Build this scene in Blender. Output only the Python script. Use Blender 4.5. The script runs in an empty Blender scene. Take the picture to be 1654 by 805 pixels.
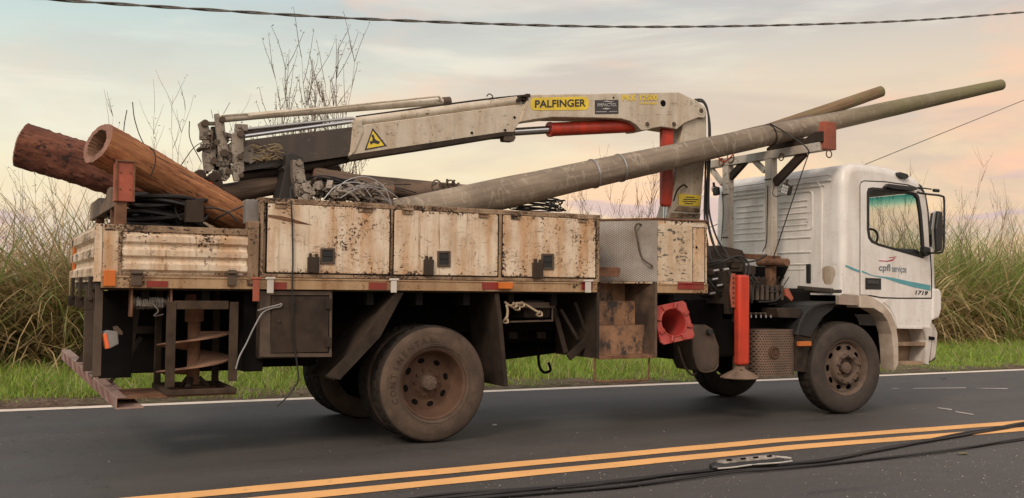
import bpy, math, random
import numpy as np
from mathutils import Vector, Matrix
from mathutils.geometry import tessellate_polygon
random.seed(7); np.random.seed(7)
R = math.radians
S = bpy.context.scene
COL = S.collection

# ------------------------------------------------------------------ camera
FPX = 1600.0; YAW = R(28); CH = 1.33
_F0 = Vector((math.sin(YAW), math.cos(YAW), 0)); _R0 = Vector((math.cos(YAW), -math.sin(YAW), 0)); _U0 = Vector((0, 0, 1))
CAM = -8.6*_F0 + .666*_R0; CAM.z = CH
_p = math.atan(66/FPX); _F = _F0*math.cos(_p) + _U0*math.sin(_p); _U = _U0*math.cos(_p) - _F0*math.sin(_p)
_R = _R0*math.cos(.010) + _U*math.sin(.010); _U = _U*math.cos(.010) - _R0*math.sin(.010)
cd = bpy.data.cameras.new('camera'); co = bpy.data.objects.new('camera', cd); COL.objects.link(co)
cd.lens = FPX/1654*36; cd.sensor_width = 36; cd.clip_end = 3000; cd.clip_start = .05
co.matrix_world = Matrix(((_R.x, _U.x, -_F.x, CAM.x), (_R.y, _U.y, -_F.y, CAM.y), (_R.z, _U.z, -_F.z, CAM.z), (0, 0, 0, 1)))
S.camera = co
# survey helpers: read a real position off the photograph at a known distance
def ray(x, y): return _F + _R*((x-827)/FPX) - _U*((y-402.5)/FPX)
def AY(x, y, v=0.0): d = ray(x, y); return CAM + d*((v-CAM.y)/d.y)
def AX(x, y, v): d = ray(x, y); return CAM + d*((v-CAM.x)/d.x)
def AZ(x, y, v=0.0): d = ray(x, y); return CAM + d*((v-CAM.z)/d.z)

# ------------------------------------------------------------------ view, world, sun
vs = S.view_settings; S.display_settings.display_device = 'sRGB'
vs.view_transform = 'Standard'; vs.look = 'None'; vs.exposure = 0.36; vs.gamma = 1; vs.use_curve_mapping = False
S.cycles.use_denoising = True
SUN_AZ = R(232); SUN_EL = R(38)      # compass style: x = sin, y = cos
W = bpy.data.worlds.new('World'); S.world = W; W.use_nodes = True
nt = W.node_tree; nt.nodes.clear(); N = nt.nodes.new; L = nt.links.new
def M_(op, a, b=None, c=None, clamp=False, nt=nt):
    n = nt.nodes.new('ShaderNodeMath'); n.operation = op; n.use_clamp = clamp
    for i, v in enumerate((a, b, c)):
        if v is None: continue
        if isinstance(v, (int, float)): n.inputs[i].default_value = v
        else: nt.links.new(v, n.inputs[i])
    return n.outputs[0]
def RAMP(fac, stops, nt=nt, interp='LINEAR'):
    n = nt.nodes.new('ShaderNodeValToRGB'); cr = n.color_ramp; cr.interpolation = interp
    while len(cr.elements) < len(stops): cr.elements.new(.5)
    for e, (p, c) in zip(cr.elements, stops):
        e.position = p; e.color = (c[0], c[1], c[2], 1) if hasattr(c, '__len__') else (c, c, c, 1)
    nt.links.new(fac, n.inputs[0]); return n.outputs[0]
def MIX(f, a, b, nt=nt, mode='MIX'):
    n = nt.nodes.new('ShaderNodeMix'); n.data_type = 'RGBA'; n.blend_type = mode
    for i, v in ((0, f), (6, a), (7, b)):
        if isinstance(v, (int, float)): n.inputs[i].default_value = v
        elif isinstance(v, tuple): n.inputs[i].default_value = (*v[:3], 1)
        else: nt.links.new(v, n.inputs[i])
    return n.outputs[2]
def build_world():
    tc = N('ShaderNodeTexCoord'); sp = N('ShaderNodeSeparateXYZ'); L(tc.outputs['Generated'], sp.inputs[0])
    x, y, z = sp.outputs
    side = M_('ADD', M_('MULTIPLY', x, .883), M_('MULTIPLY', y, -.469))      # towards the end of the road
    sd = M_('MULTIPLY_ADD', side, 1.0, .5, clamp=True)
    zz = M_('MAXIMUM', z, 0)
    left = RAMP(zz, [(0, (.50, .42, .44)), (.035, (.60, .50, .47)), (.08, (.84, .70, .46)), (.14, (.82, .80, .62)), (.26, (.50, .63, .62)), (.5, (.40, .50, .56)), (1, (.38, .46, .54))])
    right = RAMP(zz, [(0, (.78, .48, .36)), (.05, (.86, .58, .34)), (.11, (.90, .66, .36)), (.18, (.80, .60, .40)), (.27, (.55, .50, .46)), (.5, (.48, .48, .50)), (1, (.42, .45, .5))])
    base = MIX(sd, left, right)
    def cloud(sc, zs, lo, hi, det=5, w=0):
        mp = N('ShaderNodeMapping'); mp.inputs['Scale'].default_value = (1, 1, zs); mp.inputs['Rotation'].default_value = (0, R(7), 0)
        L(tc.outputs['Generated'], mp.inputs[0])
        n = N('ShaderNodeTexNoise'); n.noise_dimensions = '4D'; n.inputs['W'].default_value = w
        n.inputs['Scale'].default_value = sc; n.inputs['Detail'].default_value = det; n.inputs['Roughness'].default_value = .55; n.inputs['Distortion'].default_value = .5
        L(mp.outputs[0], n.inputs['Vector']); return RAMP(n.outputs['Fac'], [(lo, 0.), (hi, 1.)], interp='EASE')
    hz = RAMP(zz, [(0, 1.), (.16, .9), (.30, .6), (.7, .4)])
    c1 = M_('MULTIPLY', cloud(2.8, 3.8, .44, .64, 6, 1.3), M_('MULTIPLY', M_('MULTIPLY_ADD', sd, .75, .2), .72))
    base = MIX(c1, base, (.50, .40, .37))                      # mauve grey bars
    c2 = M_('MULTIPLY', cloud(3.8, 2.7, .51, .66, 5, 4.1), M_('MULTIPLY_ADD', sd, .65, .18))
    base = MIX(c2, base, (.96, .56, .36))                      # peach lit cloud
    c4 = M_('MULTIPLY', cloud(3.5, 6, .52, .70, 5, 9.1), .5)
    base = MIX(c4, base, (.86, .80, .66))
    low = RAMP(zz, [(0, 1.), (.09, .9), (.13, 0.)])
    c3 = M_('MULTIPLY', M_('MULTIPLY', cloud(5, 7, .53, .58, 4, 7.7), low), .75)
    base = MIX(c3, base, (.58, .44, .46))                      # low lilac banks
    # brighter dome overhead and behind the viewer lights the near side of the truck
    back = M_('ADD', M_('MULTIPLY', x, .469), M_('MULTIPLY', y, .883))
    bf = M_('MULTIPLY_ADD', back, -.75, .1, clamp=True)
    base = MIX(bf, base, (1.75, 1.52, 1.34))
    bk = M_('MULTIPLY', M_('MULTIPLY_ADD', back, -4., .2, clamp=True), RAMP(z, [(.0, 1.), (.16, .9), (.30, 0.)]))   # low sky behind the viewer darkened, added to deepen contrast under the truck
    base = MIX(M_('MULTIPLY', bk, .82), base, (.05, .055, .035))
    sky = N('ShaderNodeTexSky'); sky.sky_type = 'NISHITA'; sky.sun_disc = False; sky.sun_elevation = SUN_EL; sky.sun_rotation = SUN_AZ
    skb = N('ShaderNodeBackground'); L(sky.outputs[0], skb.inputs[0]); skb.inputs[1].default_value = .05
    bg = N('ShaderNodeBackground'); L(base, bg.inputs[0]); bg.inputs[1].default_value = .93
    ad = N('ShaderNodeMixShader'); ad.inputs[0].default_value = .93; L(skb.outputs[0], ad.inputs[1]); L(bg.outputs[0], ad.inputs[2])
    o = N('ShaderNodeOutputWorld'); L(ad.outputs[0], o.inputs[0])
build_world()
sl = bpy.data.lights.new('sun', 'SUN'); sl.energy = 1.25; sl.angle = R(16); sl.color = (1, .80, .62)
so = bpy.data.objects.new('sun', sl); COL.objects.link(so)
sdv = Vector((math.sin(SUN_AZ)*math.cos(SUN_EL), math.cos(SUN_AZ)*math.cos(SUN_EL), math.sin(SUN_EL)))
so.rotation_euler = sdv.to_track_quat('Z', 'Y').to_euler()

# ------------------------------------------------------------------ materials
MATS = {}
class NT:
    def __init__(s, name):
        s.m = bpy.data.materials.new(name); s.m.use_nodes = True; s.t = s.m.node_tree
        s.b = s.t.nodes['Principled BSDF']; s.tc = s.t.nodes.new('ShaderNodeTexCoord'); s.oi = s.t.nodes.new('ShaderNodeObjectInfo')
        s.w = s.math('MULTIPLY', s.oi.outputs['Random'], 37.0)
    def math(s, *a, **k): return M_(*a, nt=s.t, **k)
    def ramp(s, *a, **k): return RAMP(*a, nt=s.t, **k)
    def mix(s, *a, **k): return MIX(*a, nt=s.t, **k)
    def noise(s, scale, det=4, vec=(1, 1, 1), rough=.55, dist=0, rot=(0, 0, 0), add=0.0):
        mp = s.t.nodes.new('ShaderNodeMapping'); mp.inputs['Scale'].default_value = vec; mp.inputs['Rotation'].default_value = rot
        s.t.links.new(s.tc.outputs['Object'], mp.inputs[0])
        n = s.t.nodes.new('ShaderNodeTexNoise'); n.noise_dimensions = '4D'
        n.inputs['Scale'].default_value = scale; n.inputs['Detail'].default_value = det; n.inputs['Roughness'].default_value = rough; n.inputs['Distortion'].default_value = dist
        s.t.links.new(mp.outputs[0], n.inputs['Vector']); s.t.links.new(s.math('ADD', s.w, float(add)), n.inputs['W']); return n.outputs['Fac']
    def col(s, c):
        if isinstance(c, tuple): s.b.inputs['Base Color'].default_value = (*c, 1)
        else: s.t.links.new(c, s.b.inputs['Base Color'])
    def rough(s, v):
        if isinstance(v, (int, float)): s.b.inputs['Roughness'].default_value = v
        else: s.t.links.new(v, s.b.inputs['Roughness'])
    def metal(s, v):
        if isinstance(v, (int, float)): s.b.inputs['Metallic'].default_value = v
        else: s.t.links.new(v, s.b.inputs['Metallic'])
    def bump(s, h, st=.4, d=.01):
        n = s.t.nodes.new('ShaderNodeBump'); n.inputs['Strength'].default_value = st; n.inputs['Distance'].default_value = d
        s.t.links.new(h, n.inputs['Height']); s.t.links.new(n.outputs[0], s.b.inputs['Normal'])
def mat_simple(name, c, rough=.6, metal=0., var=.25, scale=8, bump=.15, dirt=None, dirt_amt=.5):
    n = NT(name)
    if max(c) < .2 and rough > .65: n.b.inputs['Specular IOR Level'].default_value = .15
    f = n.noise(scale, 6); c2 = tuple(v*(1-var) for v in c); c1 = tuple(min(1, v*(1+var)) for v in c)
    out = n.mix(n.ramp(f, [(.3, 0.), (.7, 1.)]), c2, c1)
    if dirt: out = n.mix(n.math('MULTIPLY', n.ramp(n.noise(scale*.4, 5, add=5), [(.42, 0.), (.62, 1.)]), dirt_amt), out, dirt)
    n.col(out); n.rough(rough); n.metal(metal); n.bump(n.noise(scale*4, 5), bump, .004)
    MATS[name] = n.m; return n.m
def mat_paint(name, base, chip=(.035, .022, .015), amt=.5, stain=(.34, .19, .09), stain_amt=.6, rough=.55, scratch=.5, cs=1.0, edge=0., runs=.25):
    n = NT(name)
    big = n.noise(2.2, 4, add=1); st = n.noise(1.6, 5, (5, 5, .7), add=2); mid = n.noise(5, 5, add=3)
    c = n.mix(n.math('MULTIPLY', n.ramp(st, [(.42, 0.), (.68, 1.)]), stain_amt), base, stain)
    c = n.mix(n.math('MULTIPLY', n.ramp(mid, [(.45, 0.), (.75, 1.)]), stain_amt*.55), c, tuple(v*.55 for v in stain))
    c = n.mix(n.math('MULTIPLY', n.ramp(n.noise(60, 3, add=11), [(.35, 0.), (.7, 1.)]), .12), c, tuple(v*.5 for v in base))
    fine = n.noise(26*cs, 7, rough=.66, add=4)
    thr = n.math('ADD', fine, n.math('MULTIPLY', n.math('SUBTRACT', big, .54), .85))
    gs = n.t.nodes.new('ShaderNodeSeparateXYZ'); n.t.links.new(n.tc.outputs['Generated'], gs.inputs[0])
    ex = n.math('MULTIPLY', n.math('ABSOLUTE', n.math('SUBTRACT', gs.outputs[0], .5)), 2.); ez = n.math('MULTIPLY', n.math('ABSOLUTE', n.math('SUBTRACT', gs.outputs[2], .5)), 2.)
    thr = n.math('ADD', thr, n.math('ADD', n.math('MULTIPLY', n.ramp(ex, [(.93, 0.), (1., 1.)]), edge), n.math('MULTIPLY', n.ramp(ez, [(.88, 0.), (1., 1.)]), edge)))
    run = n.math('MULTIPLY', n.ramp(n.noise(2.6, 5, (11, 11, .45), add=17), [(.56, 0.), (.64, 1.)]), n.ramp(n.noise(2.2, 4, add=18), [(.45, 0.), (.6, runs)]))
    c = n.mix(run, c, tuple(v*.55 for v in stain))
    t0 = .74 - amt*.16
    chipm = n.ramp(thr, [(t0, 0.), (t0+.02, 1.)])
    # scratches: thin level sets of stretched noise, only in worn regions
    def lines(vec, rot, sc, add, wd):
        q = n.noise(sc, 2, vec, rot=rot, add=add); d = n.math('ABSOLUTE', n.math('SUBTRACT', q, .5))
        ln = n.ramp(d, [(0, 1.), (wd, 0.)]); return n.math('MULTIPLY', ln, n.ramp(n.noise(9, 4, add=add+3), [(.52, 0.), (.60, 1.)]))
    s1 = lines((1, 1, 6), (0, R(8), 0), 5, 6, .012); s2 = lines((4, 1, 1.2), (0, R(-20), 0), 6, 8, .010)
    dash = n.math('ADD', n.noise(15*cs, 5, (.8, .8, 3.4), rough=.6, rot=(0, R(25), 0), add=13), n.math('MULTIPLY', n.math('SUBTRACT', n.noise(3.1, 4, add=14), .5), .75))
    dm = n.ramp(dash, [(.765-amt*.10, 0.), (.78-amt*.10, 1.)])
    m = n.math('MAXIMUM', n.math('MAXIMUM', chipm, dm), n.math('MULTIPLY', n.math('MAXIMUM', s1, s2), scratch))
    halo = n.ramp(thr, [(t0-.07, 0.), (t0+.01, .55)])
    c = n.mix(halo, c, tuple(v*.62 for v in stain)); c = n.mix(m, c, chip)
    n.col(c); n.rough(n.mix(m, (rough,)*3, (.85,)*3)); n.bump(n.math('MULTIPLY_ADD', m, -1.0, n.math('MULTIPLY', mid, .8)), .35, .006)
    MATS[name] = n.m; return n.m
cream = mat_paint('cream_chipped_paint', (.74, .64, .50), amt=.72, stain=(.48, .23, .07), stain_amt=.85, cs=1.9, scratch=1.0, edge=.10, runs=.75)
cream_frame = mat_paint('cream_rusty_frame', (.38, .27, .17), amt=1.2, stain=(.13, .065, .03), stain_amt=1.0, cs=1.7)
rail_m = mat_paint('brown_stained_rail', (.44, .30, .17), amt=.7, stain=(.24, .12, .05), stain_amt=.9, cs=1.8)
boomp = mat_paint('crane_white_paint', (.60, .54, .44), amt=.22, stain=(.42, .31, .19), stain_amt=.6, scratch=.8, cs=1.4)
boom_inner = mat_paint('greasy_dark_boom', (.055, .045, .040), chip=(.28, .19, .12), amt=.55, stain=(.10, .07, .05), stain_amt=.6, rough=.35)
boom_end = mat_paint('greasy_boom_end', (.34, .295, .24), chip=(.03, .025, .02), amt=1.15, stain=(.10, .07, .05), stain_amt=.85, cs=2.0)
rackp = mat_paint('white_chipped_rack', (.56, .52, .46), amt=.55, stain=(.30, .22, .14), stain_amt=.6)
cabp = mat_paint('cab_white_paint', (.80, .785, .76), chip=(.12, .10, .085), amt=-.1, stain=(.48, .39, .29), stain_amt=.36, rough=.36, scratch=.3)
cabdirt = mat_paint('cab_dirty_white', (.60, .57, .53), chip=(.07, .05, .04), amt=.1, stain=(.30, .22, .15), stain_amt=.7, rough=.5, scratch=.3)
redp = mat_paint('red_hydraulic_paint', (.60, .050, .022), chip=(.09, .04, .03), amt=.1, stain=(.20, .045, .03), stain_amt=.75, rough=.36, scratch=.5, cs=1.4)
rustred = mat_simple('faded_red_oxide', (.36, .09, .05), .7, dirt=(.14, .06, .04))
yellowp = mat_simple('crane_yellow', (.80, .60, .05), .5, var=.1, dirt=(.45, .33, .08), dirt_amt=.3)
rust = mat_simple('brown_rust', (.15, .075, .045), .85, var=.4, scale=12, bump=.5, dirt=(.28, .17, .11))
darksteel = mat_simple('dirty_dark_steel', (.036, .028, .023), .75, var=.35, scale=9, bump=.3, dirt=(.075, .052, .036))
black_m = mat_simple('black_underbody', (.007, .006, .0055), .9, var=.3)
greysteel = mat_simple('worn_grey_steel', (.11, .085, .066), .7, .2, var=.3, dirt=(.09, .06, .045))
chrome = mat_simple('chrome_rod', (.55, .56, .58), .16, 1., var=.05, bump=.0)
alu = mat_simple('bare_aluminium', (.45, .44, .43), .38, .8, var=.15)
blackp = mat_simple('black_plastic', (.02, .02, .02), .45, var=.2, bump=.08)
hose_m = mat_simple('black_hose_rubber', (.018, .016, .015), .55, var=.3)
greyp = mat_simple('grey_plastic', (.20, .19, .18), .5, var=.15)
rim_m = mat_simple('dusty_brown_rim', (.105, .062, .042), .75, var=.25, scale=10, bump=.3, dirt=(.11, .065, .045))
rim_f = mat_simple('dusty_grey_rim', (.135, .10, .078), .7, var=.25, scale=10, bump=.3, dirt=(.10, .065, .05))
orange = mat_simple('orange_lens', (.62, .16, .025), .3, var=.1, bump=.05, dirt=(.35, .14, .05), dirt_amt=.4)
redlens = mat_simple('red_reflector', (.24, .022, .02), .35, var=.15, bump=.05, dirt=(.2, .07, .04), dirt_amt=.5)
conem = mat_simple('faded_red_cone_plastic', (.36, .040, .034), .55, var=.12, bump=.1, dirt=(.35, .13, .09), dirt_amt=.4)
rope_m = mat_simple('tan_rope', (.42, .33, .23), .9, var=.3, scale=60, bump=.6)
wirem = mat_simple('galvanised_wire', (.42, .42, .42), .4, .7, var=.2)
whitetape = mat_simple('dirty_white_sheet', (.60, .57, .52), .5, var=.1, dirt=(.3, .25, .2))
teal = mat_simple('teal_stripe', (.10, .33, .38), .4, var=.1, bump=.03)
darktext = mat_simple('dark_lettering', (.03, .03, .035), .5, bump=0)
greytext = mat_simple('grey_blue_lettering', (.15, .20, .25), .5, bump=0)
redline = mat_simple('crimson_logo_line', (.40, .05, .10), .5, bump=0)
lampglass = mat_simple('lamp_lens', (.55, .55, .55), .15, .2, var=.2, scale=80, bump=.2)
mirrorm = mat_simple('mirror_silver', (.6, .6, .6), .05, 1., var=.02, bump=0)
dryleaf = mat_simple('dry_leaf', (.33, .25, .14), .8, var=.3)
weather = mat_simple('weathered_grey_post', (.20, .19, .175), .85, var=.35, scale=6, bump=.4, dirt=(.09, .07, .06))

def mat_glass(name, tint=(.9, .93, .92), band=False):
    m = bpy.data.materials.new(name); m.use_nodes = True; t = m.node_tree; t.nodes.clear()
    tr = t.nodes.new('ShaderNodeBsdfTransparent'); gl = t.nodes.new('ShaderNodeBsdfGlossy'); gl.inputs['Roughness'].default_value = .02
    mx = t.nodes.new('ShaderNodeMixShader'); fr = t.nodes.new('ShaderNodeFresnel'); fr.inputs[0].default_value = 1.45
    o = t.nodes.new('ShaderNodeOutputMaterial')
    if band:
        tc = t.nodes.new('ShaderNodeTexCoord'); sp = t.nodes.new('ShaderNodeSeparateXYZ'); t.links.new(tc.outputs['Object'], sp.inputs[0])
        c = RAMP(M_('MULTIPLY_ADD', sp.outputs[2], 1.0, .455, nt=t), [(.66, tint), (.74, (.25, .60, .62)), (.80, (.05, .30, .34))], nt=t)
        t.links.new(c, tr.inputs[0])
    else: tr.inputs[0].default_value = (*tint, 1)
    t.links.new(M_('MULTIPLY', fr.outputs[0], .8, nt=t), mx.inputs[0]); t.links.new(tr.outputs[0], mx.inputs[1]); t.links.new(gl.outputs[0], mx.inputs[2]); t.links.new(mx.outputs[0], o.inputs[0])
    return m
glass = mat_glass('side_glass', (.93, .95, .94)); wsglass = mat_glass('windscreen_glass', (.93, .95, .92), True)

def mat_rubber(name='dusty_tyre_rubber', c0=(.060, .042, .031), c1=(.115, .080, .058)):
    n = NT(name)
    d = n.ramp(n.noise(7, 6, rough=.65), [(.34, 0.), (.66, 1.)])
    n.col(n.mix(d, c0, c1)); n.rough(.9); n.bump(n.noise(40, 5), .3, .004); return n.m
rubber = mat_rubber('dusty_tyre_rubber', (.055, .038, .028), (.12, .082, .058)); rubber_f = mat_rubber('front_tyre_rubber', (.030, .025, .022), (.060, .046, .037))
treadrub = mat_simple('worn_tread_rubber', (.032, .026, .022), .85, var=.3)
def mat_tread():
    n = NT('tread_plate')
    mp = n.t.nodes.new('ShaderNodeMapping'); mp.inputs['Rotation'].default_value = (0, R(45), 0); mp.inputs['Scale'].default_value = (64, 64, 64)
    n.t.links.new(n.tc.outputs['Object'], mp.inputs[0]); sp = n.t.nodes.new('ShaderNodeSeparateXYZ'); n.t.links.new(mp.outputs[0], sp.inputs[0])
    a = n.math('ABSOLUTE', n.math('SUBTRACT', n.math('FRACT', sp.outputs[0]), .5)); b = n.math('ABSOLUTE', n.math('SUBTRACT', n.math('FRACT', sp.outputs[2]), .5))
    h = n.ramp(n.math('ADD', a, b), [(.25, 1.), (.4, 0.)])
    st = n.ramp(n.noise(2.2, 6, rough=.6), [(.38, 0.), (.62, 1.)])
    c = n.mix(st, (.60, .57, .53), (.30, .26, .21)); c = n.mix(n.math('MULTIPLY', n.math('SUBTRACT', 1., h), .6), c, (.16, .135, .115))
    n.col(c); n.rough(.45); n.metal(.25); n.bump(h, .5, .004); return n.m
treadp = mat_tread()
def mat_treadrust():
    n = NT('rusty_tread_step')
    st = n.ramp(n.noise(3.5, 6, rough=.65), [(.40, 0.), (.58, 1.)]); bl = n.ramp(n.noise(5, 7, (1, 1, .6), rough=.7, add=3), [(.50, 0.), (.58, 1.)])
    n.col(n.mix(bl, n.mix(st, (.36, .20, .11), (.20, .11, .065)), (.04, .034, .03))); n.rough(.7); n.bump(n.noise(70, 3), .6, .006); return n.m
treadrust = mat_treadrust()
def mat_perf():
    n = NT('perforated_cover')
    mp = n.t.nodes.new('ShaderNodeMapping'); mp.inputs['Scale'].default_value = (38, 38, 38)
    n.t.links.new(n.tc.outputs['Object'], mp.inputs[0]); sp = n.t.nodes.new('ShaderNodeSeparateXYZ'); n.t.links.new(mp.outputs[0], sp.inputs[0])
    row = n.math('FLOOR', sp.outputs[2]); xo = n.math('ADD', sp.outputs[0], n.math('MULTIPLY', n.math('MODULO', row, 2.0), .5))
    a = n.math('SUBTRACT', n.math('FRACT', xo), .5); b = n.math('SUBTRACT', n.math('FRACT', sp.outputs[2]), .5)
    r2 = n.math('ADD', n.math('MULTIPLY', a, a), n.math('MULTIPLY', b, b)); h = n.ramp(r2, [(.06, 1.), (.10, 0.)])
    g = n.mix(n.ramp(n.noise(6, 5), [(.35, 0.), (.65, 1.)]), (.20, .125, .085), (.12, .08, .058))
    n.col(n.mix(h, g, (.012, .01, .009))); n.rough(.7); n.bump(n.math('MULTIPLY', h, -1.), .6, .005); return n.m
perf = mat_perf()
def mat_concrete():
    n = NT('weathered_pole_surface')   # long axis is local z
    big = n.noise(2.2, 6, (1, 1, .8), rough=.65); lg = n.noise(4, 5, (6, 6, .5), add=2)
    c = n.mix(n.ramp(big, [(.35, 0.), (.65, 1.)]), (.175, .14, .105), (.33, .27, .205))
    c = n.mix(n.math('MULTIPLY', n.ramp(lg, [(.4, 0.), (.62, 1.)]), .5), c, (.12, .095, .075))
    pale = n.math('MAXIMUM', n.ramp(n.noise(5, 6, (1, 1, 2.6), rough=.7, add=4), [(.58, 0.), (.66, 1.)]), n.ramp(n.math('ABSOLUTE', n.math('SUBTRACT', n.noise(2.4, 3, (.5, .5, 1.6), add=21), .5)), [(0, 1.), (.012, 0.)])); c = n.mix(n.math('MULTIPLY', pale, .42), c, (.46, .41, .33))
    c = n.mix(n.ramp(n.noise(3, 5, add=6), [(.66, 0.), (.74, .7)]), c, (.07, .055, .042))
    # green lichen only towards the thin end
    sp = n.t.nodes.new('ShaderNodeSeparateXYZ'); n.t.links.new(n.tc.outputs['Object'], sp.inputs[0])
    gr = n.math('MULTIPLY', n.ramp(n.math('MULTIPLY_ADD', sp.outputs[2], .1, .5), [(.62, 0.), (.74, 1.)]), n.ramp(n.noise(2, 5, (1, 1, 1), add=8), [(.35, .25), (.6, .85)]))
    c = n.mix(gr, c, (.17, .16, .075)); n.col(c); n.rough(.9)
    n.bump(n.math('ADD', n.noise(30, 6), n.math('MULTIPLY', lg, .6)), .5, .01); return n.m
polem = mat_concrete()
def mat_pole2():
    n = NT('brown_mossy_pole'); lg = n.noise(4, 6, (8, 8, .6)); c = n.mix(n.ramp(lg, [(.35, 0.), (.65, 1.)]), (.15, .092, .048), (.25, .17, .10))
    c = n.mix(n.ramp(n.noise(3, 5, add=3), [(.5, 0.), (.65, .7)]), c, (.16, .15, .07)); n.col(c); n.rough(.9); n.bump(lg, .5, .01); return n.m
pole2m = mat_pole2()
def mat_darkpole():
    n = NT('dark_old_pole'); lg = n.noise(4, 6, (8, 8, .6)); c = n.mix(n.ramp(lg, [(.35, 0.), (.65, 1.)]), (.075, .05, .035), (.17, .115, .08))
    n.col(c); n.rough(.85); n.bump(lg, .5, .01); return n.m
darkpolem = mat_darkpole()
def mat_log(name, a, b, d, knots):
    n = NT(name); f = n.noise(3.2, 8, (9, 9, .6), rough=.7, dist=.9); g = n.noise(2.0, 5, (1.5, 1.5, .8), add=2)
    c = n.mix(n.ramp(f, [(.32, 0.), (.66, 1.)]), a, b); c = n.mix(n.math('MULTIPLY', n.ramp(g, [(.42, 0.), (.62, 1.)]), .7), c, d)
    crack = n.ramp(n.noise(4, 4, (14, 14, .5), add=5), [(.60, 0.), (.66, 1.)]); c = n.mix(crack, c, (.05, .022, .014))
    if knots:
        k = n.ramp(n.noise(10, 7, (1.4, 1.4, 1), rough=.7, add=7), [(.56, 0.), (.61, 1.)]); c = n.mix(k, c, (.030, .012, .010))
    n.col(c); n.rough(.85); n.bump(n.math('ADD', f, n.math('MULTIPLY', crack, -.7)), .7, .015); return n.m
loga = mat_log('stripped_orange_wood', (.15, .045, .018), (.60, .275, .115), (.20, .065, .028), False)
logb = mat_log('red_brown_bark_wood', (.095, .030, .018), (.23, .085, .045), (.075, .022, .014), True)
logend = mat_simple('cut_log_end', (.24, .125, .09), .85, var=.35, scale=14, bump=.7, dirt=(.18, .08, .055))
loghol = mat_simple('hollow_log_inside', (.20, .11, .065), .9, var=.3, scale=9, bump=.5)

def mat_road():
    n = NT('asphalt')
    big = n.noise(.35, 5, (.5, 1.6, 1)); fine = n.noise(160, 3, rough=.7); mid = n.noise(6, 6, (.6, 1.4, 1), add=2)
    c = n.mix(n.ramp(big, [(.35, 0.), (.65, 1.)]), (.050, .049, .050), (.086, .079, .076))
    c = n.mix(n.math('MULTIPLY', n.ramp(n.noise(.9, 4, (.06, 1.3, 1), add=41), [(.42, 0.), (.60, 1.)]), .45), c, (.036, .034, .035))
    c = n.mix(n.math('MULTIPLY', n.ramp(mid, [(.4, 0.), (.65, 1.)]), .35), c, (.044, .040, .038))
    c = n.mix(n.ramp(fine, [(.42, 0.), (.75, .6)]), c, (.13, .11, .095))
    spk = n.ramp(n.noise(60, 2, rough=.4, add=9), [(.70, 0.), (.74, 1.)]); c = n.mix(n.math('MULTIPLY', spk, .7), c, (.42, .36, .30))
    crk = n.math('MULTIPLY', n.ramp(n.math('ABSOLUTE', n.math('SUBTRACT', n.noise(1.1, 6, rough=.6, add=31), .5)), [(0, 1.), (.004, 0.)]), n.ramp(n.noise(.5, 2, add=33), [(.50, 0.), (.56, .8)])); c = n.mix(crk, c, (.02, .018, .017))
    dark = n.ramp(n.noise(1.3, 5, (.35, 1.5, 1), rough=.65, add=12), [(.60, 0.), (.70, .6)]); c = n.mix(dark, c, (.028, .026, .026))
    n.col(c); n.rough(n.mix(n.ramp(big, [(.3, 0.), (.7, 1.)]), (.50,)*3, (.74,)*3)); n.bump(n.math('ADD', fine, n.noise(40, 4, add=4)), .55, .006); return n.m
roadm = mat_road()
def mat_line(name, c0, worn=.35):
    n = NT(name); f = n.noise(14, 6, (.5, 1, 1), rough=.7); g = n.noise(120, 2, add=3)
    c = n.mix(n.ramp(n.noise(2, 5, add=4), [(.4, 0.), (.7, .5)]), c0, tuple(v*.72 for v in c0))
    c = n.mix(n.ramp(n.math('ADD', n.math('MULTIPLY', f, .8), n.math('MULTIPLY', g, .2)), [(.56, 0.), (.64, worn)]), c, (.09, .08, .075))
    n.col(c); n.rough(.8); n.bump(g, .4, .003); return n.m
whitel = mat_line('white_line_paint', (.80, .70, .60), .3); yellowl = mat_line('yellow_line_paint', (.86, .46, .17), .4)
def mat_dirt():
    n = NT('verge_soil'); f = n.noise(9, 7, rough=.7); c = n.mix(n.ramp(f, [(.35, 0.), (.65, 1.)]), (.075, .045, .030), (.19, .13, .095))
    c = n.mix(n.ramp(n.noise(1.2, 5, add=3), [(.45, 0.), (.6, .7)]), c, (.075, .09, .03)); n.col(c); n.rough(.95); n.bump(n.noise(35, 6), .8, .03); return n.m
dirtm = mat_dirt()
def mat_blade(name, gloss=.6, trans=.42):
    n = NT(name); a = n.t.nodes.new('ShaderNodeAttribute'); a.attribute_name = 'Col'; n.col(a.outputs['Color']); n.rough(gloss)
    tr = n.t.nodes.new('ShaderNodeBsdfTranslucent'); n.t.links.new(a.outputs['Color'], tr.inputs[0]); mx = n.t.nodes.new('ShaderNodeMixShader'); mx.inputs[0].default_value = trans
    o = n.t.nodes['Material Output']; n.t.links.new(n.b.outputs[0], mx.inputs[1]); n.t.links.new(tr.outputs[0], mx.inputs[2]); n.t.links.new(mx.outputs[0], o.inputs[0]); return n.m
bladem = mat_blade('grass_blade')
twigm = mat_simple('bare_twig', (.15, .11, .085), .9, var=.3); seedm = mat_simple('dry_seed_pod', (.22, .17, .12), .9, var=.35)
cablem = mat_simple('grey_cable_jacket', (.13, .115, .10), .6, var=.3, scale=30)

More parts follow.
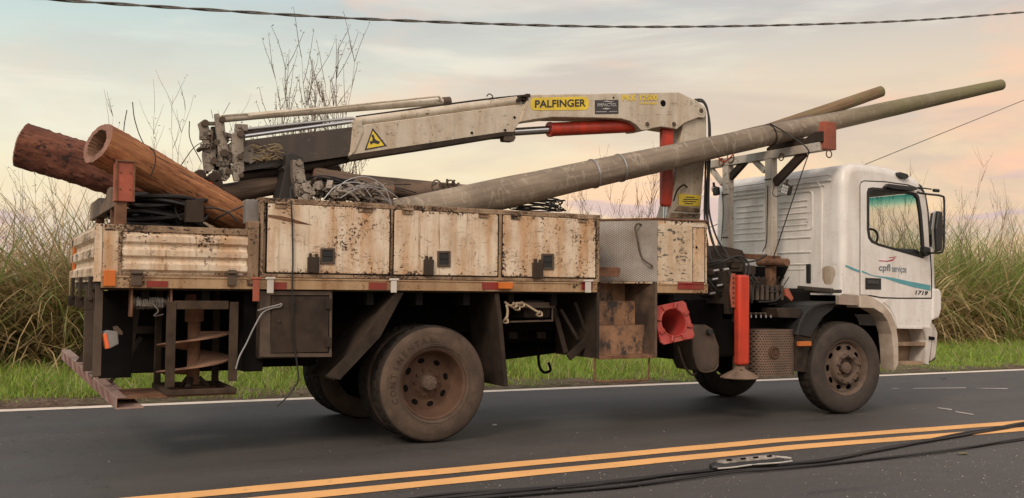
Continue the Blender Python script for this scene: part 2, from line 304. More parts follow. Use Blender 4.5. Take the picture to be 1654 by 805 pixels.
# ------------------------------------------------------------------ mesh helpers
WLOC = {}
class MB:
    def __init__(s): s.v = []; s.f = []; s.mi = []; s.ops = []
    def op(s): s.ops.append((len(s.v), len(s.f)))
    def add(s, vs, fs, m=0):
        s.op(); k = len(s.v); s.v += [Vector(v) for v in vs]; s.f += [tuple(i+k for i in f) for f in fs]; s.mi += [m]*len(fs); return s
    def box(s, x0, x1, y0, y1, z0, z1, m=0):
        if x0 > x1: x0, x1 = x1, x0
        if y0 > y1: y0, y1 = y1, y0
        if z0 > z1: z0, z1 = z1, z0
        return s.add([(x0,y0,z0),(x1,y0,z0),(x1,y1,z0),(x0,y1,z0),(x0,y0,z1),(x1,y0,z1),(x1,y1,z1),(x0,y1,z1)],
                     [(0,3,2,1),(4,5,6,7),(0,1,5,4),(1,2,6,5),(2,3,7,6),(3,0,4,7)], m)
    def pbox(s, px0, py0, px1, py1, y0, y1, m=0):   # box surveyed by two corners on its near face y0
        a = AY(px0, py0, y0); b = AY(px1, py1, y0); return s.box(a.x, b.x, y0, y1, a.z, b.z, m)
    def beam(s, a, b, w, h, up=(0, 0, 1), m=0):
        a = Vector(a); b = Vector(b); d = (b-a).normalized(); u = Vector(up); x = d.cross(u)
        if x.length < 1e-3: x = d.cross(Vector((0, 1, 0)))
        x.normalize(); u = x.cross(d); x *= w/2; u *= h/2
        return s.add([a-x-u, a+x-u, a+x+u, a-x+u, b-x-u, b+x-u, b+x+u, b-x+u], [(0,3,2,1),(4,5,6,7),(0,1,5,4),(1,2,6,5),(2,3,7,6),(3,0,4,7)][:], m)
    def prism(s, pts, ext, holes=(), m=0):
        s.op(); ext = Vector(ext); loops = [[Vector(p) for p in pts]]+[[Vector(p) for p in h] for h in holes]
        flat = [p for l in loops for p in l]; tri = tessellate_polygon(loops); n = len(flat)
        k = len(s.v); s.v += flat+[p+ext for p in flat]
        nn = Vector((0, 0, 0))
        for i in range(len(loops[0])): nn += loops[0][i].cross(loops[0][(i+1) % len(loops[0])])
        for t in tri:
            fn = (flat[t[1]]-flat[t[0]]).cross(flat[t[2]]-flat[t[0]]); t = t if fn.dot(ext) < 0 else t[::-1]
            s.f.append(tuple(k+i for i in t)); s.mi.append(m); s.f.append(tuple(k+n+i for i in t[::-1])); s.mi.append(m)
        o = 0
        for li, l in enumerate(loops):
            c = len(l); ln = Vector((0, 0, 0))
            for i in range(c): ln += l[i].cross(l[(i+1) % c])
            fl = (ln.dot(ext) < 0) != (li > 0)
            for i in range(c):
                a = k+o+i; b = k+o+(i+1) % c; q = (a, b, b+n, a+n) if not fl else (a, a+n, b+n, b)
                s.f.append(q[::-1] if True and ln.dot(ext) != 0 and False else q); s.mi.append(m)
            o += c
        return s
    def poly(s, px, y, dy, holes=(), m=0): return s.prism([AY(a, b, y) for a, b in px], (0, dy, 0), [[AY(a, b, y) for a, b in h] for h in holes], m)
    def tube(s, pts, r, n=10, cap=True, m=0, wob=0):
        s.op(); pts = [Vector(p) for p in pts]; k = len(pts); rr = r if hasattr(r, '__len__') else [r]*k
        t = [(pts[min(i+1, k-1)]-pts[max(i-1, 0)]).normalized() for i in range(k)]
        u = t[0].orthogonal().normalized(); base = len(s.v)
        for i in range(k):
            u = (u - t[i]*u.dot(t[i])).normalized(); w = t[i].cross(u)
            for j in range(n):
                a = 2*math.pi*j/n; q = rr[i]*(1+(random.uniform(-wob, wob) if wob else 0)); s.v.append(pts[i]+(u*math.cos(a)+w*math.sin(a))*q)
        for i in range(k-1):
            for j in range(n): s.f.append((base+i*n+j, base+i*n+(j+1) % n, base+(i+1)*n+(j+1) % n, base+(i+1)*n+j)); s.mi.append(m)
        if cap: s.f.append(tuple(base+j for j in range(n))[::-1]); s.f.append(tuple(base+(k-1)*n+j for j in range(n))); s.mi += [m, m]
        return s
    def lathe(s, prof, n=48, c=(0, 0, 0), ax='y', m=0, lug=None, caps=True):
        s.op()   # prof: (along, radius); lug(i_prof, j)->dr
        base = len(s.v); c = Vector(c)
        for i, (h, r) in enumerate(prof):
            for j in range(n):
                q = r+(lug(i, j) if lug else 0); a = 2*math.pi*j/n; x, z = q*math.cos(a), q*math.sin(a)
                s.v.append(c+(Vector((x, h, z)) if ax == 'y' else Vector((x, z, h)) if ax == 'z' else Vector((h, x, z))))
        for i in range(len(prof)-1):
            for j in range(n): s.f.append((base+i*n+j, base+i*n+(j+1) % n, base+(i+1)*n+(j+1) % n, base+(i+1)*n+j)); s.mi.append(m)
        if not caps: return s
        if prof[0][1] > 1e-4: s.f.append(tuple(base+j for j in range(n))[::-1]); s.mi.append(m)
        if prof[-1][1] > 1e-4: s.f.append(tuple(base+(len(prof)-1)*n+j for j in range(n))); s.mi.append(m)
        return s
    def each(s, n, name, mat, parent=None, **kw):   # every n shapes become one part of their own
        out = []; b = s.ops+[(len(s.v), len(s.f))]
        for i in range(0, len(s.ops), n):
            v0, f0 = b[i]; v1, f1 = b[min(i+n, len(s.ops))]; k = MB(); k.v = s.v[v0:v1]; k.f = [tuple(q-v0 for q in f) for f in s.f[f0:f1]]; k.mi = s.mi[f0:f1]; out.append(k.build(name, mat, parent, **kw))
        return out
    def build(s, name, mat, parent=None, bevel=0, smooth=False, label=None, local=False, seg=2, keep=False):
        me = bpy.data.meshes.new(name); v = s.v
        if local: c = Vector((0, 0, 0))
        else:
            lo = Vector([min(p[i] for p in v) for i in range(3)]); hi = Vector([max(p[i] for p in v) for i in range(3)]); c = (lo+hi)/2
            if parent is None: c.z = lo.z
        me.from_pydata([tuple(p-c) for p in v], [], s.f); me.validate()
        for q in (mat if isinstance(mat, (list, tuple)) else [mat]): me.materials.append(q)
        if len(me.polygons) == len(s.mi): me.polygons.foreach_set('material_index', s.mi)
        import bmesh
        b = bmesh.new(); b.from_mesh(me); bmesh.ops.recalc_face_normals(b, faces=b.faces); b.to_mesh(me); b.free()
        if smooth:
            me.polygons.foreach_set('use_smooth', [True]*len(me.polygons))
            try: me.set_sharp_from_angle(angle=R(35))
            except Exception: pass
        o = bpy.data.objects.new(name, me); COL.objects.link(o)
        if parent is not None: o.parent = parent; o.location = c-(Vector((0, 0, 0)) if local else WLOC[parent.name])
        else: o.location = c
        WLOC[o.name] = c
        if bevel: mo = o.modifiers.new('bevel', 'BEVEL'); mo.width = bevel; mo.segments = seg; mo.limit_method = 'ANGLE'; mo.angle_limit = R(40); mo.harden_normals = False
        if label: o['label'] = label
        return o
def thing(name, label, cat, loc, group=None):
    o = bpy.data.objects.new(name, None); COL.objects.link(o); o.location = loc; o.empty_display_size = .2; WLOC[o.name] = Vector(loc); tag(o, label, cat, group); return o
def tag(o, label, cat, group=None):
    o['label'] = label; o['category'] = cat
    if group: o['group'] = group
    return o
def struct(o): o['kind'] = 'structure'; return o
def stuff(o, label, cat): o['kind'] = 'stuff'; return tag(o, label, cat)
def text(body, name, mat, parent, org, size, width=None, xdir=(1, 0, 0), ydir=(0, 0, 1), bold=0, shear=0, space=1.0, label=None):
    cu = bpy.data.curves.new('t', 'FONT'); cu.body = body; cu.size = 1; cu.offset = bold; cu.shear = shear; cu.extrude = 0; cu.space_character = space
    to = bpy.data.objects.new('t', cu); COL.objects.link(to); dg = bpy.context.evaluated_depsgraph_get(); me = bpy.data.meshes.new_from_object(to.evaluated_get(dg))
    bpy.data.objects.remove(to); vs = [v.co.copy() for v in me.vertices]; fs = [tuple(p.vertices) for p in me.polygons]
    x0 = min(v.x for v in vs); x1 = max(v.x for v in vs); y0 = min(v.y for v in vs); y1 = max(v.y for v in vs); bpy.data.meshes.remove(me)
    sx = (width/(x1-x0)) if width else size/(y1-y0); sy = size/(y1-y0); X = Vector(xdir).normalized(); Y = Vector(ydir).normalized(); nrm = X.cross(Y)
    k = MB(); n = len(vs); A = [Vector(org)+X*((v.x-x0)*sx)+Y*((v.y-y0)*sy) for v in vs]
    k.add([a+nrm*.0015 for a in A], fs); return k.build(name, mat, parent, label=label)
def bez(pts, n=12):
    pts = [Vector(p) for p in pts]; out = []
    P = [pts[0]*2-pts[1]]+pts+[pts[-1]*2-pts[-2]]
    for i in range(1, len(P)-2):
        for j in range(n):
            t = j/n; a, b, c, d = P[i-1:i+3]; out.append(.5*((2*b)+(c-a)*t+(2*a-5*b+4*c-d)*t*t+(3*b-a-3*c+d)*t**3))
    out.append(pts[-1]); return out
def dup(o, dloc, parent=None, top=True):
    c = o.copy(); COL.objects.link(c)
    if top: c.location = o.location+Vector(dloc)
    if parent is not None: c.parent = parent
    for ch in list(o.children):
        if ch != c: dup(ch, (0, 0, 0), c, False)
    return c

# ================================================================== SETTING
def sheet(name, x0, x1, ys, z, mat, nx=1):
    k = MB()
    for i in range(nx):
        a = x0+(x1-x0)*i/nx; b = x0+(x1-x0)*(i+1)/nx
        ya = ys(a); yb = ys(b); k.add([(a, ya[0], z), (b, yb[0], z), (b, yb[1], z), (a, ya[1], z)], [(0, 1, 2, 3)])
    return struct(k.build(name, mat))
sheet('ground', -900, 900, lambda x: (-900, 900), -.012, dirtm)
def edgeY(x): return 3.90 - .031*(x+3.3)+.0 if x < 14 else 3.90-.031*17.3
sheet('road', -200, 300, lambda x: (-8.5, edgeY(x)+.17+ (.02*math.sin(x*3.1)+.015*math.sin(x*7.7) if abs(x) < 40 else 0)), 0, roadm, 1200)
sheet('edge_line', -200, 300, lambda x: (edgeY(x)-.10, edgeY(x)+.11), .004, whitel, 60)
def lineY(x, off): c = float(np.interp(x, [-60, -8, -2.5, 0, 2.8, 5.8, 9, 60], [-1.5, -1.36, -1.23, -1.12, -1.02, -1.12, -1.2, -1.5])); return c+off
sheet('centre_line', -60, 80, lambda x: (lineY(x, -.20)+.006*math.sin(x*5), lineY(x, 0)+.004*math.sin(x*7+1)), .004, yellowl, 560)
sheet('centre_line', -60, 80, lambda x: (lineY(x, -.56)+.008+.005*math.sin(x*6), lineY(x, -.36)+.006*math.sin(x*4+2)), .004, yellowl, 560)

# verge: uneven soil strip beyond the asphalt
def verge():
    k = MB(); xs = np.arange(-18, 34, .22); ys = np.concatenate([np.arange(0, 1.2, .08), np.arange(1.2, 9, .4)])
    for i, x in enumerate(xs):
        for j, y in enumerate(ys):
            e = edgeY(x)+.13+.05*math.sin(x*2.3)+.04*math.sin(x*5.9+1)
            h = -.006 + min(1, y/.5)*(.035+.02*math.sin(x*1.7+y*2)+random.uniform(-.012, .012))
            k.v.append(Vector((x, e+y, h if j else -.006)))
    n = len(ys)
    for i in range(len(xs)-1):
        for j in range(n-1): k.f.append((i*n+j, (i+1)*n+j, (i+1)*n+j+1, i*n+j+1)); k.mi.append(0)
    o = k.build('verge', dirtm, smooth=True); struct(o)
verge()

def blades(name, n, pos, length, width, bend, lean, palette, label, cat, seg=4, seedstyle=None):
    """many curved ribbons as one mesh"""
    P = pos(n); Ls = length(n, P); az = np.random.uniform(0, 2*np.pi, n); be = bend(n); le = lean(n); w = width*np.random.uniform(.6, 1.4, n)
    faz = az+np.random.uniform(-1.2, 1.2, n)+np.pi/2
    V = np.zeros((n, seg+1, 2, 3)); cur = P.copy(); ang = le.copy(); st = Ls/seg
    for s in range(seg+1):
        f = s/seg; ww = (w*(1-f**1.6)+.0006)[:, None]
        sidev = np.stack([np.cos(faz), np.sin(faz), np.zeros(n)], 1)
        V[:, s, 0] = cur-sidev*ww/2; V[:, s, 1] = cur+sidev*ww/2
        d = np.stack([np.sin(ang)*np.cos(az), np.sin(ang)*np.sin(az), np.cos(ang)], 1); cur = cur+d*st[:, None]; ang = ang+be/seg
    V[..., 2] = np.maximum(V[..., 2], .01)
    verts = V.reshape(-1, 3); q = []
    base = (np.arange(n)*(seg+1)*2)[:, None]
    F = np.concatenate([base+np.array([[2*s, 2*s+1, 2*s+3, 2*s+2]]) for s in range(seg)], 1).reshape(-1, 4)
    me = bpy.data.meshes.new(name); me.vertices.add(len(verts)); me.vertices.foreach_set('co', verts.ravel())
    me.loops.add(F.size); me.loops.foreach_set('vertex_index', F.ravel().astype(np.int32)); me.polygons.add(len(F)); me.polygons.foreach_set('loop_start', np.arange(0, F.size, 4, dtype=np.int32))
    try: me.polygons.foreach_set('loop_total', np.full(len(F), 4, dtype=np.int32))
    except Exception: pass
    me.update(calc_edges=True)
    pal = np.array(palette); ci = np.random.randint(0, len(pal), n); c = pal[ci]*np.random.uniform(.7, 1.25, (n, 1))
    ca = me.color_attributes.new('Col', 'FLOAT_COLOR', 'POINT'); cc = np.ones((n, (seg+1)*2, 4)); cc[..., :3] = c[:, None, :]; ca.data.foreach_set('color', cc.ravel())
    me.materials.append(bladem); o = bpy.data.objects.new(name, me); COL.objects.link(o); return stuff(o, label, cat)
U = np.random.uniform
TAN = [(.62, .46, .24), (.52, .38, .20), (.72, .57, .32), (.40, .29, .15), (.24, .16, .085)]
GRN = [(.17, .22, .055), (.23, .28, .075), (.33, .34, .11), (.12, .16, .045)]
BRT = [(.26, .42, .05), (.35, .52, .08), (.20, .34, .045), (.44, .48, .12)]
def clump(n, x0, x1, y0, y1, nc, spread):
    cx = U(x0, x1, nc); cy = U(y0, y1, nc); i = np.random.randint(0, nc, n)
    return np.stack([cx[i]+np.random.normal(0, spread, n), cy[i]+np.random.normal(0, spread, n), np.full(n, .0)], 1)
def hx(x):  # height of the thicket along the road
    return np.interp(x, [-16, -2.0, 0, 4, 9, 13, 16, 28], [1.15, 1.28, .80, .66, .74, 1.0, 1.32, 1.4])
# standing cane and tall grass (upper, green and straw)
blades('tall_grass', 21000, lambda n: clump(n, -16, 30, 8.6, 11.5, 330, .17), lambda n, P: U(1.2, 3.1, n)*hx(P[:, 0]), .030, lambda n: U(.5, 2.9, n), lambda n: U(0, .45, n), TAN[:4]*3+GRN, 'thicket of tall green and straw coloured cane grass beyond the verge', 'tall grass', 6)
# fallen straw matted along its foot
blades('matted_straw', 26000, lambda n: (lambda p: (p.__setitem__((slice(None), 2), U(0, 1.0, n)**1.3*1.35), p)[1])(clump(n, -16, 30, 7.7, 9.2, 520, .25)), lambda n, P: U(.7, 2.0, n), .040, lambda n: U(.2, 1.6, n), lambda n: U(.7, 1.7, n), TAN[:3]*5+TAN[3:]+[(.14, .15, .06)], 'dry straw bent over along the foot of the cane thicket', 'dry straw', 4)
blades('green_cane', 14000, lambda n: clump(n, 9, 28, 8.1, 10.5, 210, .2), lambda n, P: U(1.2, 3.2, n)*hx(P[:, 0]), .034, lambda n: U(.6, 3.0, n), lambda n: U(0, .4, n), [(.26, .34, .08), (.34, .42, .11), (.20, .27, .06), (.50, .46, .20)], 'fresh green cane grass in front of the thicket beyond the cab', 'cane grass', 6)
blades('green_reeds', 2600, lambda n: clump(n, -4.2, -1.4, 7.9, 9, 11, .15), lambda n, P: U(1.4, 3.5, n), .032, lambda n: U(.8, 2.6, n), lambda n: U(0, .5, n), [(.20, .25, .07), (.27, .31, .10), (.55, .42, .22), (.42, .31, .16)], 'leafy green reeds standing left of the truck tail', 'reeds', 6)
def lawnpos(n):
    x = U(-14, 28, n); e = edgeY(0)-.031*x; y = e+.36+.14*np.sin(x*1.9)+.12*np.sin(x*4.7+2)+.08*np.sin(x*11)+.35*U(0, 1, n)+U(0, 1, n)**1.15*4.2
    y += .15*np.sin(x*2.1)+.1*np.sin(x*5.3); return np.stack([x, y, np.full(n, .02)], 1)
blades('verge_grass', 110000, lawnpos, lambda n, P: (.06+.20*np.clip((P[:, 1]-4.1)/1.6, 0, 1))*U(.5, 1.4, n)*(1+.45*np.sin(P[:, 0]*3.7+P[:, 1]*2)*np.sin(P[:, 0]*1.3)), .011, lambda n: U(.2, 1.6, n), lambda n: U(0, .7, n), BRT*3+[(.34, .30, .13), (.30, .36, .08)], 'bright green grass verge along the far edge of the road', 'grass', 3)
blades('grass_tufts', 16000, lambda n: clump(n, -8, 24, 4.5, 8.2, 420, .09), lambda n, P: U(.18, .50, n), .012, lambda n: U(.5, 2.2, n), lambda n: U(.1, .8, n), BRT+[(.42, .38, .18), (.50, .42, .24)], 'taller ragged grass tufts and dry stalks standing in the verge', 'grass', 4)
blades('verge_litter', 9000, lambda n: (lambda x: np.stack([x, edgeY(0)-.031*x+.14+U(0, 1, n)**1.5*1.0, np.full(n, .03)], 1))(U(-8, 22, n)), lambda n, P: U(.04, .2, n), .012, lambda n: U(-.3, .3, n), lambda n: U(1.3, 1.7, n), [(.26, .18, .12), (.15, .09, .06), (.34, .26, .18)], 'dead leaves and straw littering the soil beside the white line', 'leaf litter', 2)

# bare shrubs and plume stems
def shrub(name, x, y, h, nst, spread, label, cat, group=None, lean=0., pods=1.0, twig=.5, r0=.012, fan=.25):
    t = thing(name, label, cat, (x, y, 0), group); st = MB(); pd = MB()
    for i in range(nst):
        a = random.uniform(0, 6.28); ln = h*random.uniform(.62, 1); tilt = random.uniform(.02, fan)
        d = Vector((math.cos(a)*math.sin(tilt)+lean, math.sin(a)*math.sin(tilt), 1)).normalized(); p = Vector((x+random.uniform(-spread, spread), y+random.uniform(-spread, spread)*.6, 0)); pts = [p.copy()]
        k = 12
        for j in range(k):
            d = (d+Vector((random.uniform(-.09, .09), random.uniform(-.09, .09), random.uniform(-.02, .03)))).normalized(); p = p+d*ln/k; pts.append(p.copy())
            if j > k*.40 and random.random() < twig*1.6:
                for _ in range(random.randint(1, 3)):
                    td = (d*.8+Vector((random.uniform(-1, 1), random.uniform(-1, 1), random.uniform(.1, .7)))*.6).normalized(); tl = ln*random.uniform(.05, .17); q = [p.copy()]
                    for m in range(3): td = (td+Vector((random.uniform(-.15, .15), random.uniform(-.15, .15), .1))).normalized(); q.append(q[-1]+td*tl/3)
                    st.tube(q, [r0*.5, r0*.45, r0*.38, r0*.25], 3, False)
                    for m in range(1, 4):
                        if random.random() < pods:
                            for _ in range(2):
                                e = q[m]+Vector((random.uniform(-.03, .03), random.uniform(-.03, .03), random.uniform(-.03, .03))); dd = Vector((random.uniform(-1, 1), random.uniform(-1, 1), random.uniform(-1, .6))).normalized()*random.uniform(.025, .07); sv = dd.orthogonal().normalized()*.009
                                pd.add([e, e+dd*.5+sv, e+dd, e+dd*.5-sv], [(0, 1, 2, 3)])
        st.tube(pts, [r0*(1-.8*j/k) for j in range(k+1)], 4, False)
    st.build('stem', twigm, t)
    if pd.v: pd.build('seed_pod', seedm, t)['kind'] = 'stuff'
    return t
def gp(px, d):  # ground position seen at column px, d metres beyond the truck side
    a = AY(px, 465, d); return a.x, a.y
x, y = gp(508, 6.5); shrub('bare_shrub', x, y, 4.85, 42, .45, 'tall bare shrub with dry seed pods rising behind the crane boom', 'shrub', r0=.0115, twig=1.0, fan=.15)
SG = 'thin bare stems standing out of the thicket'
for (px, d, h, n, sp, lb, fan) in [
    (225, 7.5, 4.3, 9, .4, 'wispy bare bush with pale stems behind the two brown logs', .22),
    (312, 7.0, 3.2, 3, .2, 'few bare curved stems left of the crane boom tip', .35),
    (950, 9.0, 3.5, 34, 1.3, 'low bare bush showing through under the long grey pole', .3),
    (1040, 8.5, 4.0, 26, .6, 'dense bare bush beside the red upright cylinder of the crane', .28),
    (1450, 9.5, 4.3, 12, .6, 'bare stems seen through the cab window', .2),
    (1530, 10.0, 5.0, 4, .3, 'tallest bare stems just in front of the cab mirror', .15),
    (1570, 9.0, 4.3, 16, .8, 'leaning bare stems over the right thicket beside the cab', .35),
    (1640, 11.0, 4.9, 14, .9, 'bare bush at the right edge above the cane', .25),
    (30, 9.5, 3.6, 14, .7, 'bare stems above the cane at the left edge', .4),
    (105, 8.6, 2.9, 7, .3, 'leafless bush touching the rear of the truck bed', .35)]:
    x, y = gp(px, d); shrub('bare_bush', x, y, h, n, sp, lb, 'bush', SG, pods=.25, twig=.6, r0=.0068, fan=fan)

# ================================================================== TRUCK
T = thing('utility_truck', 'old cream and white utility truck with loader crane, rusty tool lockers and flat bed', 'truck', (0.5, 1.15, 0))
YF = -.02        # near side face of the bed
ZR0, ZR1 = 1.325, 1.405      # side rail
XB0 = -2.69; XB1 = AY(1140, 460).x; XL0 = AY(419, 400).x; XL1 = AY(966, 400).x
WID = 2.33
# --- bed floor and rails
SA, SB_ = AY(963, 500).x-.012, AY(1057, 500).x+.012
MB().box(XB0, SA, .03, .76, 1.30, 1.36).box(SB_, XB1, .03, .76, 1.30, 1.36).box(XB0, XB1, .762, WID-.05, 1.30, 1.36).build('bed_floor', darksteel, T, .004)
for yy in (YF, WID-.02):
    for xx0, xx1 in (((XB0, SA), (SB_, XB1)) if yy < 1 else ((XB0, XB1),)):
        k = MB().box(xx0, xx1, yy-.015, yy+.045, ZR0-.01, ZR1); k.box(xx0, xx1, yy-.022, yy-.016, ZR1-.012, ZR1+.001); k.build('side_rail', rail_m, T, .004)
for yy in (.78, 1.50): MB().box(-2.55, 5.9, yy, yy+.07, .92, 1.19).build('chassis_rail', black_m, T, .004)
k = MB()
for x in np.arange(-2.4, 3.0, .45): k.box(x, x+.06, .8 if SA-.1 < x < SB_+.05 else .05, WID-.05, 1.19, 1.30)
k.each(1, 'cross_member', black_m, T)
# --- rear dropside panel (pressed ribs)
xa, xb = AY(197, 400).x, AY(399, 400).x; zt, zb = AY(165, 362).z, ZR1
def ribbed(x0, x1, z0, z1, y, nr, dpt, ydir=1):
    prof = [(0, z0)]; hh = (z1-z0)/nr
    for i in range(nr):
        b = z0+i*hh; prof += [(0, b+hh*.10), (-dpt, b+hh*.28), (-dpt, b+hh*.72), (0, b+hh*.90)]
    prof.append((0, z1)); k = MB(); n = len(prof)
    vs = [(x0, y+a, z) for a, z in prof]+[(x1, y+a, z) for a, z in prof]+[(x0, y+.03, z0), (x0, y+.03, z1), (x1, y+.03, z0), (x1, y+.03, z1)]
    fs = [(i, i+n, i+n+1, i+1) for i in range(n-1)]+[tuple(range(n))+(2*n+1, 2*n), tuple(range(2*n-1, n-1, -1))+(2*n+2, 2*n+3), (2*n, 2*n+1, 2*n+3, 2*n+2), (n-1, 2*n-1, 2*n+3, 2*n+1), (0, 2*n, 2*n+2, n)]
    return k.add(vs, fs)
for yy in (YF, WID-.03):
    ribbed(xa, xb, zb+.02, zt-.05, yy, 3, .022).build('dropside', cream, T, .003)
k = MB(); k.box(AY(167, 400).x, xb+.02, YF-.01, YF+.04, zt-.05, zt); k.box(xa-.03, xa, YF-.012, YF+.04, zb, zt-.05); k.box(xb, xb+.025, YF-.012, YF+.04, zb, zt-.05); k.box(xa, xb, YF-.008, YF+.04, zb, zb+.022)
k.build('dropside_frame', cream_frame, T, .004)
for (a, b) in ((213, 229), (369, 382)):
    k = MB(); k.pbox(a, 436, b, 462, YF-.045, YF-.01); k.tube([AY(a-2, 441, YF-.05), AY(b+2, 441, YF-.05)], .012, 8); k.build('dropside_hinge', greysteel, T, .004)
MB().pbox(167, 362, 196, 462, YF-.008, YF+.12).build('corner_post', cream, T, .006)
MB().pbox(401, 357, 417, 462, YF-.025, YF+.08).build('corner_post', cream_frame, T, .006)
k = MB().box(AY(165, 400).x-.02, AY(415, 400).x, WID-.04, WID, zt-.06, zt); k.build('side_rail', cream_frame, T)
# --- tailgate across the back with ribs
def ribs_x(x, y0, y1, z0, z1, nr, dpt):
    prof = [(0, z0)]; hh = (z1-z0)/nr
    for i in range(nr):
        b = z0+i*hh; prof += [(0, b+hh*.12), (-dpt, b+hh*.28), (-dpt, b+hh*.72), (0, b+hh*.88)]
    prof.append((0, z1)); n = len(prof); k = MB()
    vs = [(x+a, y0, z) for a, z in prof]+[(x+a, y1, z) for a, z in prof]
    return k.add(vs, [(i, i+n, i+n+1, i+1) for i in range(n-1)]).box(x+.002, x+.03, y0, y1, z0, z1)
tg = ribs_x(XB0-.02, YF, WID-.02, 1.36, 1.79, 3, .03).build('tailgate', cream, T, .003)
MB().box(XB0-.052, XB0, YF-.012, YF+.012, 1.36, 1.79).build('tailgate_end', cream, T, .003)
MB().pbox(168, 436, 187, 463, YF-.035, YF-.01).build('side_marker', orange, T, .006)
MB().box(XB0-.05, XB0-.025, WID-.32, WID-.24, 1.42, 1.76).build('side_marker', orange, T, .004)
k = MB()
for y in (.05, .9, 1.7): k.box(XB0-.075, XB0-.05, y, y+.09, 1.22, 1.40); k.box(XB0-.10, XB0-.04, y+.02, y+.07, 1.15, 1.24)
k.each(2, 'tailgate_hinge', darksteel, T, bevel=.004)
# --- reflectors
for (a, b) in ((237, 271), (441, 463), (596, 625), (779, 805), (940, 957), (1095, 1137)):
    MB().pbox(a, 454 if a < 300 else 456, b, 464 if a < 300 else 468, YF-.022, YF-.016).build('reflector', redlens, T)
MB().pbox(807, 456, 829, 467, YF-.05, YF-.016).build('side_marker', orange, T, .005)
# hold-down straps on the rail
for (a, b, y0, y1, m) in ((409, 419, 449, 487, rustred), (432, 442, 449, 474, whitetape), (632, 641, 451, 473, whitetape), (946, 955, 453, 473, whitetape)):
    k = MB(); k.pbox(a, y0, b, y1, YF-.055, YF-.042); k.tube([AY(a-3, y0+1, YF-.05), AY(b+3, y0+1, YF-.05)], .011, 8); k.build('rail_clip', m, T, .003)

# --- long tool locker with three doors
ZL = 2.035
LOK = MB().box(XL0, XL1, YF+.012, .50, ZR1+.003, ZL-.012).build('tool_locker', cream_frame, T, .004)
k = MB()
k.box(XL0-.01, XL1+.01, YF-.008, .52, ZL-.012, ZL+.012); k.box(XL0-.01, XL1+.01, YF-.010, YF+.010, ZL-.03, ZL-.012)
for a in (419, 628.5, 803.5, 961): k.box(AY(a, 400).x, AY(a+5, 400).x, YF-.006, YF+.014, ZR1+.04, ZL-.03)
k.box(XL0, XL1, YF-.007, YF+.012, ZR1+.006, ZR1+.04); k.build('locker_frame', cream_frame, LOK, .003)
doors = [(430, 627, 518, 541, 498, 516, (452, 592)), (634.5, 801.5, 707, 728, 686, 701, (657, 780)), (809.5, 959, 875, 895, 862, 878, (832, 940))]
dr_txt = ['locker door with a long brown gash near its top left', 'locker door with dense dark scratches', 'locker door peppered with small chips']
def locker_door(i, d, ys, z0, z1, mat=cream):
    a, b, h0, h1, c0, c1, hg = d; xx0 = AY(a, 400).x; xx1 = AY(b, 400).x
    D = MB().box(xx0, xx1, ys, ys+.02, z0, z1).build('locker_door', mat, T, .006, label=dr_txt[i])
    MB().box(xx0-.010, xx1+.010, ys+.006, ys+.024, z0-.010, z1+.010).build('door_seam', black_m, D)
    ym = 401+i*4.5; k = MB(); n = [(h0, ym), (h1, ym), (h1, ym+26), (h0, ym+26)]; hl = [(h0+3, ym+3.5), (h1-3, ym+3.5), (h1-3, ym+22.5), (h0+3, ym+22.5)]
    k.poly(n, ys-.012, .016, [hl]); k.build('door_latch', greysteel, D, .003)
    k = MB(); k.poly(hl, ys-.004, .006); k.pbox(h0+4, ym+9, h1-4, ym+13, ys-.012, ys); k.build('latch_recess', blackp, D)
    k = MB(); k.pbox(c0, ym+14, c1, ym+40, ys-.03, ys+.002); k.pbox(c0+2, ym+8, c0+6, ym+16, ys-.025, ys); k.pbox(c1-6, ym+9, c1-2, ym+16, ys-.025, ys); k.build('padlock_hasp', darksteel, D, .006)
    for hx_ in hg:
        k = MB(); p = AY(hx_, 400, ys); k.box(p.x-.045, p.x+.045, ys-.012, ys+.004, z1-.035, z1+.005); k.tube([(p.x-.05, ys-.014, z1+.004), (p.x+.05, ys-.014, z1+.004)], .011, 8); k.build('door_hinge', cream_frame, D, .003)
for i, d in enumerate(doors): locker_door(i, d, YF-.014, ZR1+.045, ZL-.034)
# a long gash of bare metal on door one
k = MB(); k.poly([(433, 347), (455, 349), (480, 356), (505, 364), (478, 361), (452, 355), (433, 351)], YF-.0165, .002); k.build('dent', rust, T, label='brown gash scraped across the first locker door')
MB().box(XL0, XL1, WID-.5, WID-.02, ZR1+.003, ZL).build('far_tool_locker', cream_frame, T, .004)
# --- front locker with tread plate side
xq0 = AY(1060, 400).x; xq1 = AY(1140, 400).x; pt = AY(967, 400, .46); ZQ = 2.045
k = MB(); k.prism([(xq0, YF, ZR1), (xq1, YF, ZR1), (xq1, .62, ZR1), (pt.x, .62, ZR1), (pt.x, pt.y, ZR1)], (0, 0, ZQ-ZR1-.012)); Q = k.build('front_locker', cream, T, .004)
MB().prism([(xq0-.012, YF-.012, ZQ-.012), (xq1+.012, YF-.012, ZQ-.012), (xq1+.012, .64, ZQ-.012), (pt.x-.012, .64, ZQ-.012), (pt.x-.012, pt.y-.01, ZQ-.012)], (0, 0, .018)).build('locker_lid', rust, Q, .003)
